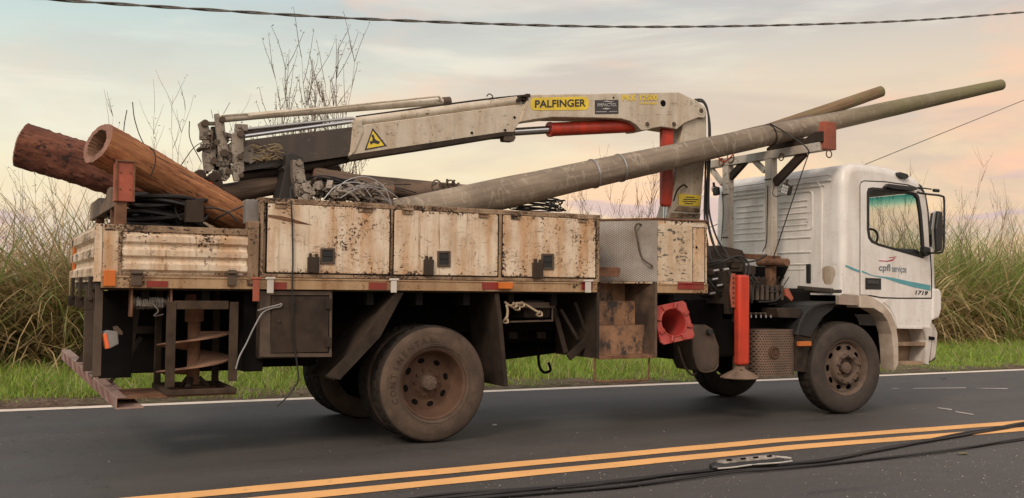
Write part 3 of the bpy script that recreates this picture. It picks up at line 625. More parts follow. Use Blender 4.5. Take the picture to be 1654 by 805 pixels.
# tread plate sheet on its slanting side
u = (Vector((xq0, YF, 0))-Vector((pt.x, pt.y, 0))); nrm = Vector((u.y, -u.x, 0)).normalized()
if nrm.y > 0: nrm = -nrm
a = Vector((pt.x, pt.y, ZR1+.02)); b = Vector((xq0, YF, ZR1+.02)); o_ = nrm*.003
TP = MB().prism([a+o_, b+o_, b+o_+Vector((0, 0, ZQ-ZR1-.04)), a+o_+Vector((0, 0, ZQ-ZR1-.04))], nrm*.005).build('tread_plate_side', treadp, Q)
def onp(px, py, off=.0):   # point on that slanting side
    d = ray(px, py); q = a+nrm*(.008+off); return CAM+d*((q-CAM).dot(nrm)/d.dot(nrm))
k = MB(); k.tube(bez([onp(1036, 363, 0), onp(1030, 362, .05), onp(1026, 368, .05), onp(1029, 385, .05), onp(1036, 415, .05), onp(1051, 428, .05), onp(1053, 430, 0)], 5), .009, 8); k.build('grab_handle', greysteel, Q, smooth=True)
D = MB().pbox(1120, 368, 1138, 456, YF-.012, YF-.002).build('locker_door', cream, T, .004, label='narrow cream locker door with a round key hole'); MB().pbox(1119, 367, 1139, 457, YF-.004, YF-.001).build('door_seam', black_m, D)
MB().lathe([(-.006, .012), (.0, .014)], 12, AY(1125, 400, YF-.012)).build('key_hole', black_m, D)
MB().pbox(1062.5, 362, 1118, 455, YF-.004, YF).build('front_panel', mat_paint('flaking_cream', (.66, .56, .42), chip=(.10, .095, .09), amt=1.15, stain=(.42, .24, .10), cs=.8), Q)
# --- stair well
xs0 = AY(963, 500).x; xs1 = AY(1057, 500).x; zs0 = AY(1000, 575).z
k = MB(); k.box(xs0, xs0+.012, YF, .75, zs0-.02, ZR0-.012); k.box(xs0-.01, xs0+.016, YF-.012, YF, zs0-.02, ZR0); k.build('stair_side', darksteel, T, label='dark left side plate of the stair well')
k = MB(); k.box(xs1-.012, xs1, YF, .75, zs0-.02, ZR0+.10); k.box(xs1-.016, xs1+.01, YF-.012, YF, zs0-.02, ZR0+.1); k.build('stair_side', mat_simple('sooty_tread_wall', (.13, .085, .06), .6, .1, var=.45, scale=7, bump=.9, dirt=(.025, .022, .02), dirt_amt=.9), T, label='patterned right side plate of the stair well')
zz = [zs0, AY(1000, 526, .16).z, AY(1000, 487, .32).z]; yy = [YF, .16, .32, .50]
for i in range(3):
    zt_ = zz[i]; zn = zz[i+1] if i < 2 else AY(1000, 449, .5).z
    k = MB(); k.box(xs0+.013, xs1-.013, yy[i], yy[i+1], zt_-.02, zt_); k.box(xs0+.013, xs1-.013, yy[i+1]-.012, yy[i+1]-.002, zt_+.001, zn); SP = k.build('stair_step', treadrust, T, .002); MB().box(xs0+.013, xs1-.013, yy[i]-.010, yy[i]-.001, zt_-.028, zt_+.005).build('step_nosing', rust, SP, .002)
k = MB(); k.tube(bez([AY(961, 578, .02), AY(961, 606, .02), AY(966, 616, .02), AY(1040, 614, .02), AY(1047, 606, .02), AY(1049, 577, .02)], 5), .009, 8); k.build('step_hoop', rust, T, smooth=True)
MB().box(AY(966, 400).x+.02, xq0-.03, .50, .54, ZR0, 1.60).build('gap_plate', rust, T)
# small rusty angle on the stair top
MB().poly([(968, 432), (1000, 432), (1003, 434), (1000, 447), (966, 447)], .12, .05).build('bracket', rust, T, .003)

# --- under-deck locker (left), mudguard plates, cage
k = MB().pbox(420, 470, 536, 577, 0, .50); UL = k.build('lower_locker', darksteel, T, .006)
k = MB().pbox(439, 479, 530, 569, -.018, -.002); k.build('lower_locker_door', darksteel, UL, .004)
k = MB(); k.poly([(420, 470), (536, 470), (536, 577), (420, 577)], -.012, .012, [[(437, 477), (532, 477), (532, 571), (437, 571)]]); k.build('door_frame', greysteel, UL, .002)
k = MB(); k.pbox(526, 483, 535, 500, -.03, -.004); k.pbox(526, 545, 535, 561, -.03, -.004); k.each(1, 'door_hinge', darksteel, UL, bevel=.003); k = MB(); k.tube([AY(450, 519, -.02), AY(450, 519, -.032)], .012, 8); k.build('door_knob', darksteel, UL)
# mudguard plates fore and aft of the rear wheels
def plate(p, y0, w, th, name='mud_flap', mat=darksteel, label=None):
    pts = [AY(*q, y0) for q in p]; k = MB(); k.prism(pts, (0, w, 0)); return k.build(name, mat, T, .004, label=label)
a1 = AY(640, 474, 0); b1 = AY(538, 614, 0)
k = MB(); d = (b1-a1).normalized(); n_ = Vector((d.z, 0, -d.x))*.010; k.prism([a1-n_, a1+n_, b1+n_, b1-n_], (0, .62, 0)); k.build('mudguard_plate', darksteel, T, .003, label='slanting plate behind the rear wheel')
k = MB(); k.prism([AY(652, 473, -.012), AY(640, 473, -.012), AY(590, 545, -.012), AY(526, 608, -.012), AY(549, 614, -.012), AY(614, 545, -.012)], (0, .012, 0)); k.build('mudguard_edge', darksteel, T, .002)
k = MB(); k.prism([AY(799, 474, -.0), AY(806, 474, .0), AY(812, 525, .0), AY(821, 624, 0), AY(815, 625, 0), AY(806, 525, 0)], (0, .60, 0)); k.build('mudguard_plate', darksteel, T, .003, label='upright plate in front of the rear wheel')
MB().pbox(830, 474, 960, 560, .45, .47)
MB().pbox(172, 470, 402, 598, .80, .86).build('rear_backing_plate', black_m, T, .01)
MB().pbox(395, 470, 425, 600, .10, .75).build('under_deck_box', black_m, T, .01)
# cage that carries the auger
CG = MB(); g = greysteel
CG.pbox(270, 488, 282, 626, 0, .03); CG.pbox(372, 488, 383, 616, .0, .03); CG.pbox(281.5, 486, 369.5, 500, .005, .05)
p0 = AY(268, 618, .0); p1 = AY(383, 612, .0)
CG.box(p0.x, p1.x, .0, .05, .50, .54); CG.box(p0.x, p0.x+.05, .06, .7, .50, .54); CG.box(p1.x-.05, p1.x, .06, .7, .5, .54); CG.box(p0.x, p1.x, .65, .7, .5, .54)
CG.box(p0.x+.01, p0.x+.06, .64, .7, .54, 1.3); CG.box(p1.x-.06, p1.x-.01, .64, .7, .54, 1.3)
CG.build('auger_cage', mat_simple('dusty_cage_steel', (.060, .042, .030), .85, var=.4, bump=.3), T, .004)
MB().box(p0.x-.35, p1.x, .02, .68, .485, .50).build('cage_floor', rust, T)
# winch
k = MB(); wp = AY(243, 489, .08); k.lathe([(-.13, .05), (-.13, .055), (-.12, .055), (-.12, .03), (.12, .03), (.12, .055), (.13, .055), (.13, .05)], 16, wp, 'x'); k.tube([wp+Vector((.13, 0, 0)), wp+Vector((.2, 0, 0))], .012, 8); k.build('winch_drum', greysteel, T, smooth=True)
k = MB(); k.box(wp.x-.15, wp.x-.135, .02, .15, 1.1, 1.31); k.box(wp.x+.135, wp.x+.15, .02, .15, 1.1, 1.31); k.each(1, 'winch_bracket', rust, T)
k = MB(); h = [wp+Vector((-.11+.20*t/150+random.uniform(-.006, .006), (.038+random.uniform(-.004, .006))*math.cos(t*.9), (.038+random.uniform(-.003, .006))*math.sin(t*.9)-.003)) for t in range(151)]; k.tube(h, .008, 5); k.tube(bez([wp+Vector((.0, -.04, 0)), wp+Vector((.05, -.06, -.06)), wp+Vector((.02, -.05, -.1)), wp+Vector((.09, -.04, -.09))], 6), .005, 5); k.build('winch_rope', cablem, T, smooth=True)
# rear legs/struts and black flap
k = MB(); k.pbox(138, 463, 150, 600, .9, .95); k.pbox(154, 463, 163, 608, .04, .10); k.each(1, 'rear_strut', greysteel, T, bevel=.003)
MB().pbox(163, 470, 212, 610, .30, .32).build('mud_flap', black_m, T, .004, label='black rubber flap behind the rear bumper')
k = MB(); k.beam(AY(222, 495, .35), AY(205, 600, .35), .04, .04); k.beam(AY(228, 545, .5), AY(178, 618, .5), .03, .03); k.each(1, 'diagonal_brace', darksteel, T)
tl = AY(181, 547, .02); k = MB(); k.poly([(168, 537), (174, 534), (190, 536), (192, 556), (176, 564), (170, 560)], .02, .12); TL = k.build('tail_light', greyp, T, .006)
MB().poly([(166.5, 540), (172, 538.5), (177, 562), (171, 564.5)], .015, .11).build('lens', mat_simple('bright_orange_red_lens', (.85, .16, .05), .3, var=.05, bump=0), TL, .003)
MB().poly([(183, 528), (190, 527), (198, 536), (198, 541), (186, 541)], .06, .05).build('lamp_bracket', greysteel, TL)
# bumper: open channel across the back
bn = AY(207, 645, -.08); L_ = 2.25; xx = bn.x
k = MB(); za, zb2 = bn.z+.02, bn.z-.13+.02
P0 = Vector((AY(197, 652, -.10).x, -.12, 0))
zt1 = AY(188, 642, -.10).z; zb1 = AY(186, 662, -.10).z
x0 = AY(187, 650, -.10).x; x1 = x0+.20
def chan(y): return [(x0, y, zb1), (x0, y, zt1), (x0+.075, y, zt1), (x0+.075, y, zt1-.01), (x0+.01, y, zt1-.01), (x0+.01, y, zb1+.01), (x1, y, zb1+.01), (x1, y, zb1)]
k = MB(); BV = AY(100, 565, 2.30)-AY(188, 642, -.10); k.prism(chan(-.10), BV); BP = k.build('rear_bumper', mat_simple('scuffed_bumper_steel', (.33, .225, .185), .7, .1, var=.35, scale=10, bump=.4, dirt=(.13, .07, .06)), T, .003)
k = MB(); hz = (zt1-zb1)
for i in range(9):
    u0 = .06+i*.10; q_ = lambda u, z: Vector((x0-.002, -.10, z))+BV*u; k.prism([q_(u0, zb1+.01), q_(u0+.04, zt1-.01), q_(u0+.08, zt1-.01), q_(u0+.04, zb1+.01)], (-.002, 0, 0))
k.build('bumper_stripes', mat_simple('faded_red_stripe', (.21, .10, .085), .7, var=.3), BP)
k = MB(); k.beam(Vector((x0+.03, -.1, zt1-.03))+BV*.38, (x0+.12, .78, 1.0), .06, .07); k.beam(Vector((x0+.03, -.1, zt1-.03))+BV*.7, (x0+.12, 1.53, 1.0), .06, .07); k.box(x0+.02, XB0+.5, .75, .82, .94, 1.0); k.box(x0+.02, XB0+.5, 1.5, 1.57, .94, 1.0); k.each(1, 'bumper_arm', darksteel, T)

# underbody masses
MB().lathe([(-.3, .0), (-.3, .26), (.3, .26), (.3, 0)], 28, (.0, .0, 0)).build('tmp', black_m) if False else None
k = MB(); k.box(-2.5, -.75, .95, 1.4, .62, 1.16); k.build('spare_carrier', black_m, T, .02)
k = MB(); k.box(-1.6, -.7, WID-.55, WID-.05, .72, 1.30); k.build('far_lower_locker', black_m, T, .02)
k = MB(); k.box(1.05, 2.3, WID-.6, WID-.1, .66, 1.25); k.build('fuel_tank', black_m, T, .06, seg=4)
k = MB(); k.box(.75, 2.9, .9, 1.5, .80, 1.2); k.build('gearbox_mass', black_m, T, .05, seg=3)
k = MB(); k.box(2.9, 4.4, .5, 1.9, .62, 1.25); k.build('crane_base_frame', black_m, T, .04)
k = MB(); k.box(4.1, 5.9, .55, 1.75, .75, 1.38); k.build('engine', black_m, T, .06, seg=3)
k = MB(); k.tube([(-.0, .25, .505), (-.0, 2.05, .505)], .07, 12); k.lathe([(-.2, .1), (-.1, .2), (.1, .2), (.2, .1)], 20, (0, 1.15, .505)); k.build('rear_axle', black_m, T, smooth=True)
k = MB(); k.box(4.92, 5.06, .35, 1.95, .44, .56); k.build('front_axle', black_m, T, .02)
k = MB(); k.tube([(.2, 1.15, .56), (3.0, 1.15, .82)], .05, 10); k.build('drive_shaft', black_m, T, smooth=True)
for s in (.62, 1.62):
    k = MB()
    for j in range(5): k.beam((-.7+.06*j, s, .78-.02*j), (.0, s, .62-.02*j), .08, .016); k.beam((.0, s, .62-.02*j), (.75-.06*j, s, .8-.02*j), .08, .016)
    k.build('leaf_spring', black_m, T)
# brackets seen between the mudguard and the stairs
k = MB(); k.beam(AY(905, 500, .2), AY(933, 548, .2), .03, .03); k.beam(AY(928, 488, .2), AY(951, 548, .2), .03, .03); k.beam(AY(951, 548, .2), AY(918, 578, .2), .03, .07); k.beam(AY(889, 478, .25), AY(914, 570, .25), .02, .05); k.build('folded_step_ladder', darksteel, T, .003)
k = MB(); k.beam(AY(822, 520, .1), AY(893, 518, .1), .015, .015); k.beam(AY(892, 474, .1), AY(892, 518, .1), .012, .012); k.beam(AY(846, 493, .1), AY(895, 493, .1), .03, .05); k.beam(AY(820, 474, .1), AY(820, 520, .1), .012, .012); k.build('hanger_frame', greysteel, T)
k = MB(); k.box(AY(845, 500, .2).x, AY(888, 500, .2).x, .18, .5, 1.07, 1.24); k.build('small_motor', darksteel, T, .02)
k = MB(); k.tube(bez([AY(871, 545, .9), AY(870, 566, .7), AY(870, 584, .6), AY(873, 596, .6), AY(880, 602, .6), AY(889, 598, .6), AY(886, 586, .6)], 5), .014, 8); k.build('tow_hook', black_m, T, smooth=True)
for px in (822, 868, 900): MB().poly([(px, 536), (px+14, 537), (px+14, 548), (px, 547)], .74, .03).build('bracket', darksteel, T)

# ================================================================== wheels
def wheel(loc, rot, kind, side=1, dual=False, top=T, label=None):
    """axis along local y; outer face towards local -y"""
    Wd = .275; RR = .505
    def tyre(y0):
        prof = [(.040, .300), (.014, .312), (.004, .330), (-.004, .345), (-.006, .415), (.008, .468), (.024, .489), (.045, .502), (.060, .505), (.085, .506), (.090, .494), (.100, .494), (.105, .507), (.1375, .508)]
        prof = prof+[(Wd-a, r) for a, r in prof[::-1][1:]]; m = len(prof)
        def lug(i, j):
            i2 = min(i, m-1-i)
            if i2 in (8, 9): return -.010 if j % 3 == 0 else 0
            if i2 >= 12: return -.01 if j % 4 == 0 else 0
            return 0
        q = MB().lathe([(a+y0, r) for a, r in prof], 132, lug=lug, caps=False)
        for i in range(m-1):
            if 6 <= i < m-7:
                for j in range(132): q.mi[i*132+j] = 1
        return q
    k = MB()
    if kind == 'rear':   # deep dish
        k.lathe([(.042, .298), (.022, .310), (.016, .304), (.030, .288), (.08, .276), (.17, .262), (.195, .240)], 56, caps=False)
        circ = lambda r, n, y: [(r*math.cos(2*math.pi*i/n), y, r*math.sin(2*math.pi*i/n)) for i in range(n)]
        holes = []
        for h in range(8):
            a = 2*math.pi*(h+.3)/8; c = Vector((.195*math.cos(a), .195, .195*math.sin(a))); rd = Vector((math.cos(a), 0, math.sin(a))); tg_ = Vector((-math.sin(a), 0, math.cos(a)))
            holes.append([c+rd*.024*math.cos(t)+tg_*.034*math.sin(t) for t in [2*math.pi*i/14 for i in range(14)]])
        k.prism(circ(.2405, 48, .195), (0, .012, 0), holes)
        k.lathe([(.193, .150), (.185, .13), (.175, .10), (.172, 0)], 36, caps=False)
        for h in range(10):
            a = 2*math.pi*h/10; k.lathe([(.160, 0), (.160, .010), (.176, .011)], 6, (.112*math.cos(a), 0, .112*math.sin(a)))
        hub = MB(); hub.lathe([(.075, 0), (.085, .044), (.090, .060), (.105, .066), (.165, .068), (.180, .078)], 28)
        for h in range(8):
            a = 2*math.pi*h/8; hub.lathe([(.080, 0), (.080, .008), (.092, .009)], 6, (.048*math.cos(a), 0, .048*math.sin(a)))
        m = rim_m
    else:
        k.lathe([(.042, .298), (.022, .310), (.016, .304), (.030, .288), (.055, .276), (.075, .260)], 56, caps=False)
        circ = lambda r, n, y: [(r*math.cos(2*math.pi*i/n), y, r*math.sin(2*math.pi*i/n)) for i in range(n)]
        holes = []
        for h in range(10):
            a = 2*math.pi*h/10; c = Vector((.224*math.cos(a), .062, .224*math.sin(a))); rd = Vector((math.cos(a), 0, math.sin(a))); tg_ = Vector((-math.sin(a), 0, math.cos(a)))
            holes.append([c+rd*.026*math.cos(t)+tg_*.040*math.sin(t) for t in [2*math.pi*i/14 for i in range(14)]])
        holes.append(circ(.188, 48, .062)); k.prism(circ(.262, 60, .062), (0, .01, 0), holes); k.lathe([(.064, .192), (.03, .187), (.005, .178)], 48, caps=False)
        k.lathe([(.005, .178), (-.002, .172), (-.002, .122), (.03, .112), (.07, .105), (.07, .06)], 40, caps=False)
        for h in range(10):
            a = 2*math.pi*(h+.5)/10; k.lathe([(-.032, 0), (-.032, .014), (-.01, .016), (-.008, .022), (.0, .022)], 6, (.146*math.cos(a), 0, .146*math.sin(a)))
        hub = MB(); hub.lathe([(.0, 0), (.0, .03), (.006, .036), (.006, .055), (.02, .062), (.052, .066)], 28)
        m = rim_f
        bk = MB(); bk.lathe([(.12, 0), (.12, .26)], 32)
    w = k.build('wheel', m, top, local=True, smooth=True, label=label)
    w.location = Vector(loc)-WLOC[top.name]; w.rotation_euler = (0, 0, rot)
    tyre(0).build('tyre', [rubber if kind == 'rear' else rubber_f, treadrub], w, local=True, smooth=True)
    hub.build('hub', rim_f, w, local=True, smooth=True)
    MB().lathe([(.20, 0), (.20, .26), (.24, .27), (.24, 0)], 32).build('brake_drum', black_m, w, local=True)
    if dual: tyre(.315).build('tyre', [rubber, treadrub], w, local=True, smooth=True)
    return w
RW = wheel((0.01, .0, .508), 0, 'rear', dual=True, label='rear dual wheel with brown deep dish rim')
text('CONTINENTAL', 'tyre_lettering', mat_simple('tyre_letter_rubber', (.10, .068, .05), .9), RW, (0, 0, 0), .05) if False else None
wheel((0.01, 2.33, .508), math.pi, 'rear', dual=True, label='rear dual wheel on the far side')
FW = wheel((4.965, .02, .508), R(-4), 'front', label='front wheel with dusty ring of wheel nuts')
wheel((5.0, 2.20, .508), math.pi-R(4), 'front', label='front wheel on the far side')
# raised letters on the rear tyre sidewall
k = MB()
for r in (.335, .352, .425, .440):
    k.tube([(r*math.cos(2*math.pi*i/72), -.003 if r < .43 else .001, r*math.sin(2*math.pi*i/72)) for i in range(73)], .0028, 4, False)
k.build('sidewall_ring', rubber, RW, local=True, smooth=True); k = MB(); word = 'CONTINENTAL'
for i, ch in enumerate(word):
    cu = bpy.data.curves.new('t', 'FONT'); cu.body = ch; cu.size = .075; cu.align_x = 'CENTER'; cu.offset = .0015; to = bpy.data.objects.new('t', cu); COL.objects.link(to)
    me = bpy.data.meshes.new_from_object(to.evaluated_get(bpy.context.evaluated_depsgraph_get())); bpy.data.objects.remove(to)
    a = R(200)-R(10.5)*i; cc_ = Vector((math.cos(a), 0, math.sin(a))); tt = Vector((math.sin(a), 0, -math.cos(a)))
    vs = [cc_*(.362+v.co.y*1.0)+tt*v.co.x+Vector((0, -.0085, 0)) for v in me.vertices]; k.add(vs, [tuple(p.vertices) for p in me.polygons])
k.build('tyre_lettering', mat_simple('tyre_letter_rubber', (.062, .044, .033), .9), RW, local=True)

# ================================================================== CAB
CY0, CY1 = .03, 2.20
prof_px = [(1361, 477, .05), (1361, 420, .07), (1361, 350, .08), (1361.5, 300, .09), (1364, 277, .09), (1372, 266, .09), (1384, 263.5, .09), (1400, 264, .09), (1425, 267.5, .09), (1450, 274, .09), (1470, 282, .08), (1484, 290, .07), (1492, 298, .06), (1498, 310, .05), (1502, 330, .05), (1506, 360, .05), (1509, 390, .05), (1511, 412, .05), (1512, 440, .05), (1512, 470, .04), (1509, 500, .03), (1505, 528, .02), (1446, 528, .01), (1443, 519, .01), (1434, 505, .01), (1424, 495, .01), (1412, 487, .01), (1395, 479, .01)]
pp = [(AY(a, b, CY0), r) for a, b, r in prof_px]; n = len(pp)
C2 = [Vector((p.x, 0, p.z)) for p, _ in pp]; rr_ = [r for _, r in pp]
nor = []
for i in range(n):
    d1 = (C2[i]-C2[i-1]).normalized(); d2 = (C2[(i+1) % n]-C2[i]).normalized(); t = (d1+d2).normalized(); q = Vector((t.z, 0, -t.x)); sc = 1/max(.55, q.dot(Vector((d1.z, 0, -d1.x)))); nor.append(q*sc)   # inward normal (profile runs clockwise seen from -y)
rings = []; KA = 5
for kx in range(KA+1):
    a = math.pi/2*(1-kx/KA); rings.append([C2[i]+nor[i]*rr_[i]*(1-math.cos(a))+Vector((0, CY0+rr_[i]*(1-math.sin(a)), 0)) for i in range(n)])
mid0 = [C2[i]+Vector((0, .16, 0)) for i in range(n)]; mid1 = [C2[i]+Vector((0, CY1-.16, 0)) for i in range(n)]
far = [[Vector((p.x, CY0+CY1-p.y, p.z)) for p in r] for r in rings[::-1]]
allr = rings+[mid0, mid1]+far; k = MB(); k.v = [p for r in allr for p in r]
WS = set(range(13, 17))
for ri in range(len(allr)-1):
    for i in range(n):
        if ri == KA+1 and i in WS: continue
        k.f.append((ri*n+i, ri*n+(i+1) % n, (ri+1)*n+(i+1) % n, (ri+1)*n+i)); k.mi.append(0)
win_px = [(1402, 312), (1404, 306), (1411, 304.5), (1440, 307), (1468, 311), (1480, 314), (1484, 320), (1488, 345), (1491, 380), (1493, 411), (1490, 416), (1480, 413), (1452, 405), (1420, 396), (1409, 391), (1404, 384), (1402, 370)]
for ring, yy in ((rings[0], CY0), (far[-1], CY1)):
    hole = [Vector((AY(a, b, CY0).x, yy, AY(a, b, CY0).z)) for a, b in win_px]
    outer = [p.copy() for p in ring]
    for p in outer: p.y = yy
    tri = tessellate_polygon([outer, hole]); fl = outer+hole; b0 = len(k.v); k.v += fl
    for t in tri: k.f.append(tuple(b0+i for i in t)); k.mi.append(0)
CAB = k.build('cab', cabp, T, smooth=True)
# windscreen
k = MB()
gv = [C2[i]+nor[i]*.012 for i in range(13, 18)]
for i in range(4): k.add([gv[i]+Vector((0, .15, 0)), gv[i+1]+Vector((0, .15, 0)), gv[i+1]+Vector((0, CY1-.15, 0)), gv[i]+Vector((0, CY1-.15, 0))], [(0, 1, 2, 3)])
k.build('windscreen', wsglass, CAB, smooth=True)
# window glass + rubber (near side and far side)
def inset(px, d):
    cx = sum(p[0] for p in px)/len(px); cy = sum(p[1] for p in px)/len(px); return [(cx+(a-cx)*(1-d), cy+(b-cy)*(1-d*1.0)) for a, b in px]
def mirrorY(k): k.v = [Vector((p.x, CY0+CY1-p.y, p.z)) for p in k.v]; return k
for s in (0, 1):
    Dn = 'door'
    dk = MB(); dpx = [(1390.5, 476), (1390.5, 300), (1392, 296), (1396, 293.5), (1430, 295), (1466, 300), (1487, 307), (1494, 316), (1498, 345), (1501, 400), (1503.5, 440), (1504, 481), (1450, 481), (1424, 480), (1405, 476.5)]
    dk.poly(dpx, CY0-.012, .011, [inset(win_px, -.02)])
    if s: mirrorY(dk)
    DO = dk.build('cab_door', cabp, T, .004, label=None if s else 'white cab door with teal stripe and grey lettering')
    sk = MB(); sk.poly([(1388.9, 478), (1388.9, 299), (1391, 294), (1396, 291.6), (1430, 293), (1467, 298), (1489, 305.5), (1496, 315), (1500, 345), (1503, 400), (1505.5, 440), (1506, 483), (1450, 483), (1424, 482), (1404, 478.5)], CY0-.004, .003, [inset(win_px, -.01)])
    if s: mirrorY(sk)
    sk.build('door_seam', mat_simple('seam_rubber', (.05, .045, .042), .8, bump=0) if not s else black_m, DO)
    fk = MB(); fk.poly(inset(win_px, -.035), CY0-.016, .03, [inset(win_px, .055)])
    if s: mirrorY(fk)
    fk.build('window_seal', blackp, DO, .003)
    gk = MB(); gk.add([AY(a, b, CY0+.012) for a, b in inset(win_px, .02)], [tuple(range(len(win_px)))])
    if s: mirrorY(gk)
    gk.build('window_pane', glass, DO)
    if not s: DOOR = DO
# quarter trim bar and lower door extension
k = MB(); k.poly([(1433, 483), (1503, 484.5), (1503, 528), (1449, 528), (1446, 514), (1438, 498), (1427, 488)], CY0-.008, .007); k.build('door_lower_panel', cabp, T, .003)
# door handle
k = MB(); k.poly([(1398, 449), (1423.5, 450), (1423.5, 468), (1398, 467.5)], CY0-.018, .006); k.build('door_handle', blackp, DOOR, .003); MB().poly([(1402, 453), (1420, 453.5), (1420, 459), (1402, 458.5)], CY0-.030, .012).build('handle_grip', mat_simple('worn_handle_black', (.05, .05, .05), .3), DOOR, .003)
# livery: teal sweep, lettering, number
yl = CY0-.0145
MB().poly([(1392, 437), (1410, 445), (1440, 448.5), (1470, 455), (1503, 461), (1503, 470), (1475, 464), (1455, 458.5), (1430, 450), (1411, 446.5), (1392, 440)], yl, .002).build('livery_stripe', teal, DOOR)
MB().poly([(1366, 428), (1376, 432), (1388, 437), (1388, 440.5), (1376, 436), (1366, 431)], CY0-.003, .002).build('livery_stripe', teal, CAB)
def lab(body, name, mat, par, p0, p1, h, y, **kw):
    a = AY(*p0, y); b = AY(*p1, y); sz = h*(a-CAM).dot(_F)/FPX; return text(body, name, mat, par, a, sz, (b-a).length, (b-a), (0, 0, 1), **kw)
lab('cpfl', 'lettering', greytext, DOOR, (1419.5, 441), (1438, 441.5), 14.5, yl, bold=.02)
lab('serviços', 'lettering', greytext, DOOR, (1441, 442), (1464, 443.6), 13.5, yl, bold=.010)
lab('1719', 'model_number', darktext, DOOR, (1478, 476), (1499, 477.5), 7, yl-.001, bold=.03, shear=.25)
MB().poly([(1420, 420.5), (1432, 421.5), (1441, 419.5), (1448, 415), (1442, 421.8), (1432, 423), (1420, 422.2)], yl, .002).build('logo_swoosh', redline, DOOR)
MB().poly([(1436, 416), (1444, 415.2), (1449, 413.6), (1443, 416.8), (1436, 417)], yl, .002).build('logo_swoosh', redline, DOOR)
# side trim, arch, steps, bumper corner
k = MB(); k.poly([(1356, 477), (1389, 477), (1389, 494), (1356, 492)], CY0-.02, .06); k.build('grey_sill_trim', mat_simple('grey_brown_trim', (.33, .27, .22), .6, dirt=(.2, .15, .11)), T, .005)
k = MB(); k.poly([(1389, 477), (1402, 477.5), (1413, 482), (1427, 491), (1440, 507), (1448, 527), (1451, 550), (1451.5, 590), (1445, 599), (1443.5, 565), (1441, 540), (1434, 519), (1426, 507), (1411, 498), (1389, 497)], CY0-.035, .20); k.build('wheel_arch', mat_simple('dusty_cream_arch', (.50, .43, .36), .55, var=.15, dirt=(.26, .18, .12), dirt_amt=.6), T, .008)
k = MB(); k.poly([(1352, 488), (1389, 497), (1411, 498), (1426, 507), (1434, 519), (1441, 540), (1443, 590), (1440, 590), (1437, 541), (1430, 522), (1422, 511), (1408, 503), (1389, 502), (1352, 496)], CY0+.166, .40); k.build('arch_liner', black_m, T)
stepm = mat_simple('muddy_step', (.34, .24, .16), .7, var=.3, dirt=(.14, .09, .06), dirt_amt=.8)
k = MB(); k.poly([(1450, 529), (1504, 529), (1502, 540), (1496, 590), (1490, 590), (1448, 589)], CY0+.20, .02); k.build('step_back', stepm, T)
k = MB(); k.poly([(1491, 529), (1507, 529), (1506, 545), (1500, 590), (1493, 588), (1497, 550)], CY0-.02, .22); k.build('step_side', cabdirt, T, .005)
for (a, b, m) in ((553, 559, 0), (584, 590, 1)):
    k = MB(); k.poly([(1450, a), (1496-m*3, a), (1495-m*3, b), (1450, b)], CY0-.01, .21); k.build('cab_step', stepm, T, .003)
MB().poly([(1450, 527), (1507, 527), (1507, 532), (1450, 531)], CY0-.012, .22).build('step_header', cabp, T, .003)
k = MB(); k.poly([(1507, 466), (1517, 467), (1520.5, 472), (1521, 500), (1517, 514), (1507, 518)], CY0-.02, 2.2); k.build('upper_bumper', cabp, T, .02, seg=3)
k = MB(); k.poly([(1504, 522), (1509, 524), (1515, 538), (1513, 560), (1511, 578), (1504, 584), (1506, 560)], CY0-.02, 2.2); k.build('bumper', cabdirt, T, .012, seg=3)
k = MB(); k.poly([(1500, 466), (1508, 466), (1508, 520), (1500, 519)], CY0+.012, 2.0); k.build('grille_gap', blackp, T)
k = MB(); k.tube([AY(1501, 546, CY0-.03), AY(1508, 547, CY0-.03)], .02, 10); k.build('step_bolt', black_m, T)
k = MB(); k.poly([(1498, 572), (1512, 560), (1511, 580), (1500, 587)], CY0+.02, .15); k.build('fog_lamp_housing', blackp, T)
# roof marker lamp, visor flap over window, A pillar strip
k = MB(); p = AY(1463, 283, CY0+.02); k.poly([(1451, 279), (1455, 278), (1466, 281), (1469, 285), (1466, 289), (1457, 288), (1451, 284)], CY0-.035, .08); k.build('roof_marker_lamp', blackp, T, .008)
k = MB(); k.poly([(1430, 302), (1436, 297), (1470, 301), (1481, 304), (1482, 307), (1472, 308), (1446, 306)], CY0-.06, .05); k.build('rain_visor', blackp, T, .006)
k = MB(); k.poly([(1484, 297), (1489, 300), (1496, 316), (1500, 340), (1505, 395), (1502.5, 395), (1497, 342), (1492, 318)], CY0-.003, .02); k.build('pillar_strip', blackp, T, .003)
# mirrors
ym_ = -.22
MR = MB().tube(bez([AY(1482, 310, CY0-.0), AY(1486, 312, -.1), AY(1500, 314, ym_), AY(1521, 317, ym_), AY(1525, 325, ym_), AY(1525, 370, ym_), AY(1524, 400, ym_), AY(1520, 408, ym_), AY(1506, 409, -.1), AY(1497, 408, CY0)], 8), .012, 8).build('mirror_arm', blackp, T, smooth=True)
k = MB(); c = AY(1510, 376, ym_); k.prism([AY(1508, 341, ym_), AY(1515, 343, ym_), AY(1516, 372, ym_), AY(1514, 405, ym_), AY(1506, 408, ym_), AY(1504, 370, ym_)], (0, -.07, 0)); k.build('mirror', blackp, T, .02, seg=3, label='tall black door mirror on its loop bracket')
k = MB(); k.prism([AY(1503, 345, ym_-.02), AY(1507, 342, ym_-.02), AY(1503.5, 372, ym_-.02), AY(1505.5, 405, ym_-.02), AY(1501, 400, ym_-.02), AY(1500, 370, ym_-.02)], (0, -.04, 0)); k.build('mirror_glass', mirrorm, MR, .003)
MB().pbox(1515, 369, 1526, 380, ym_-.03, ym_+.03).build('mirror_clamp', blackp, MR, .006)
MB().poly([(1494, 398), (1502, 400), (1503, 412), (1496, 415), (1493, 408)], CY0-.06, .07).build('mirror_mount', blackp, MR, .008)
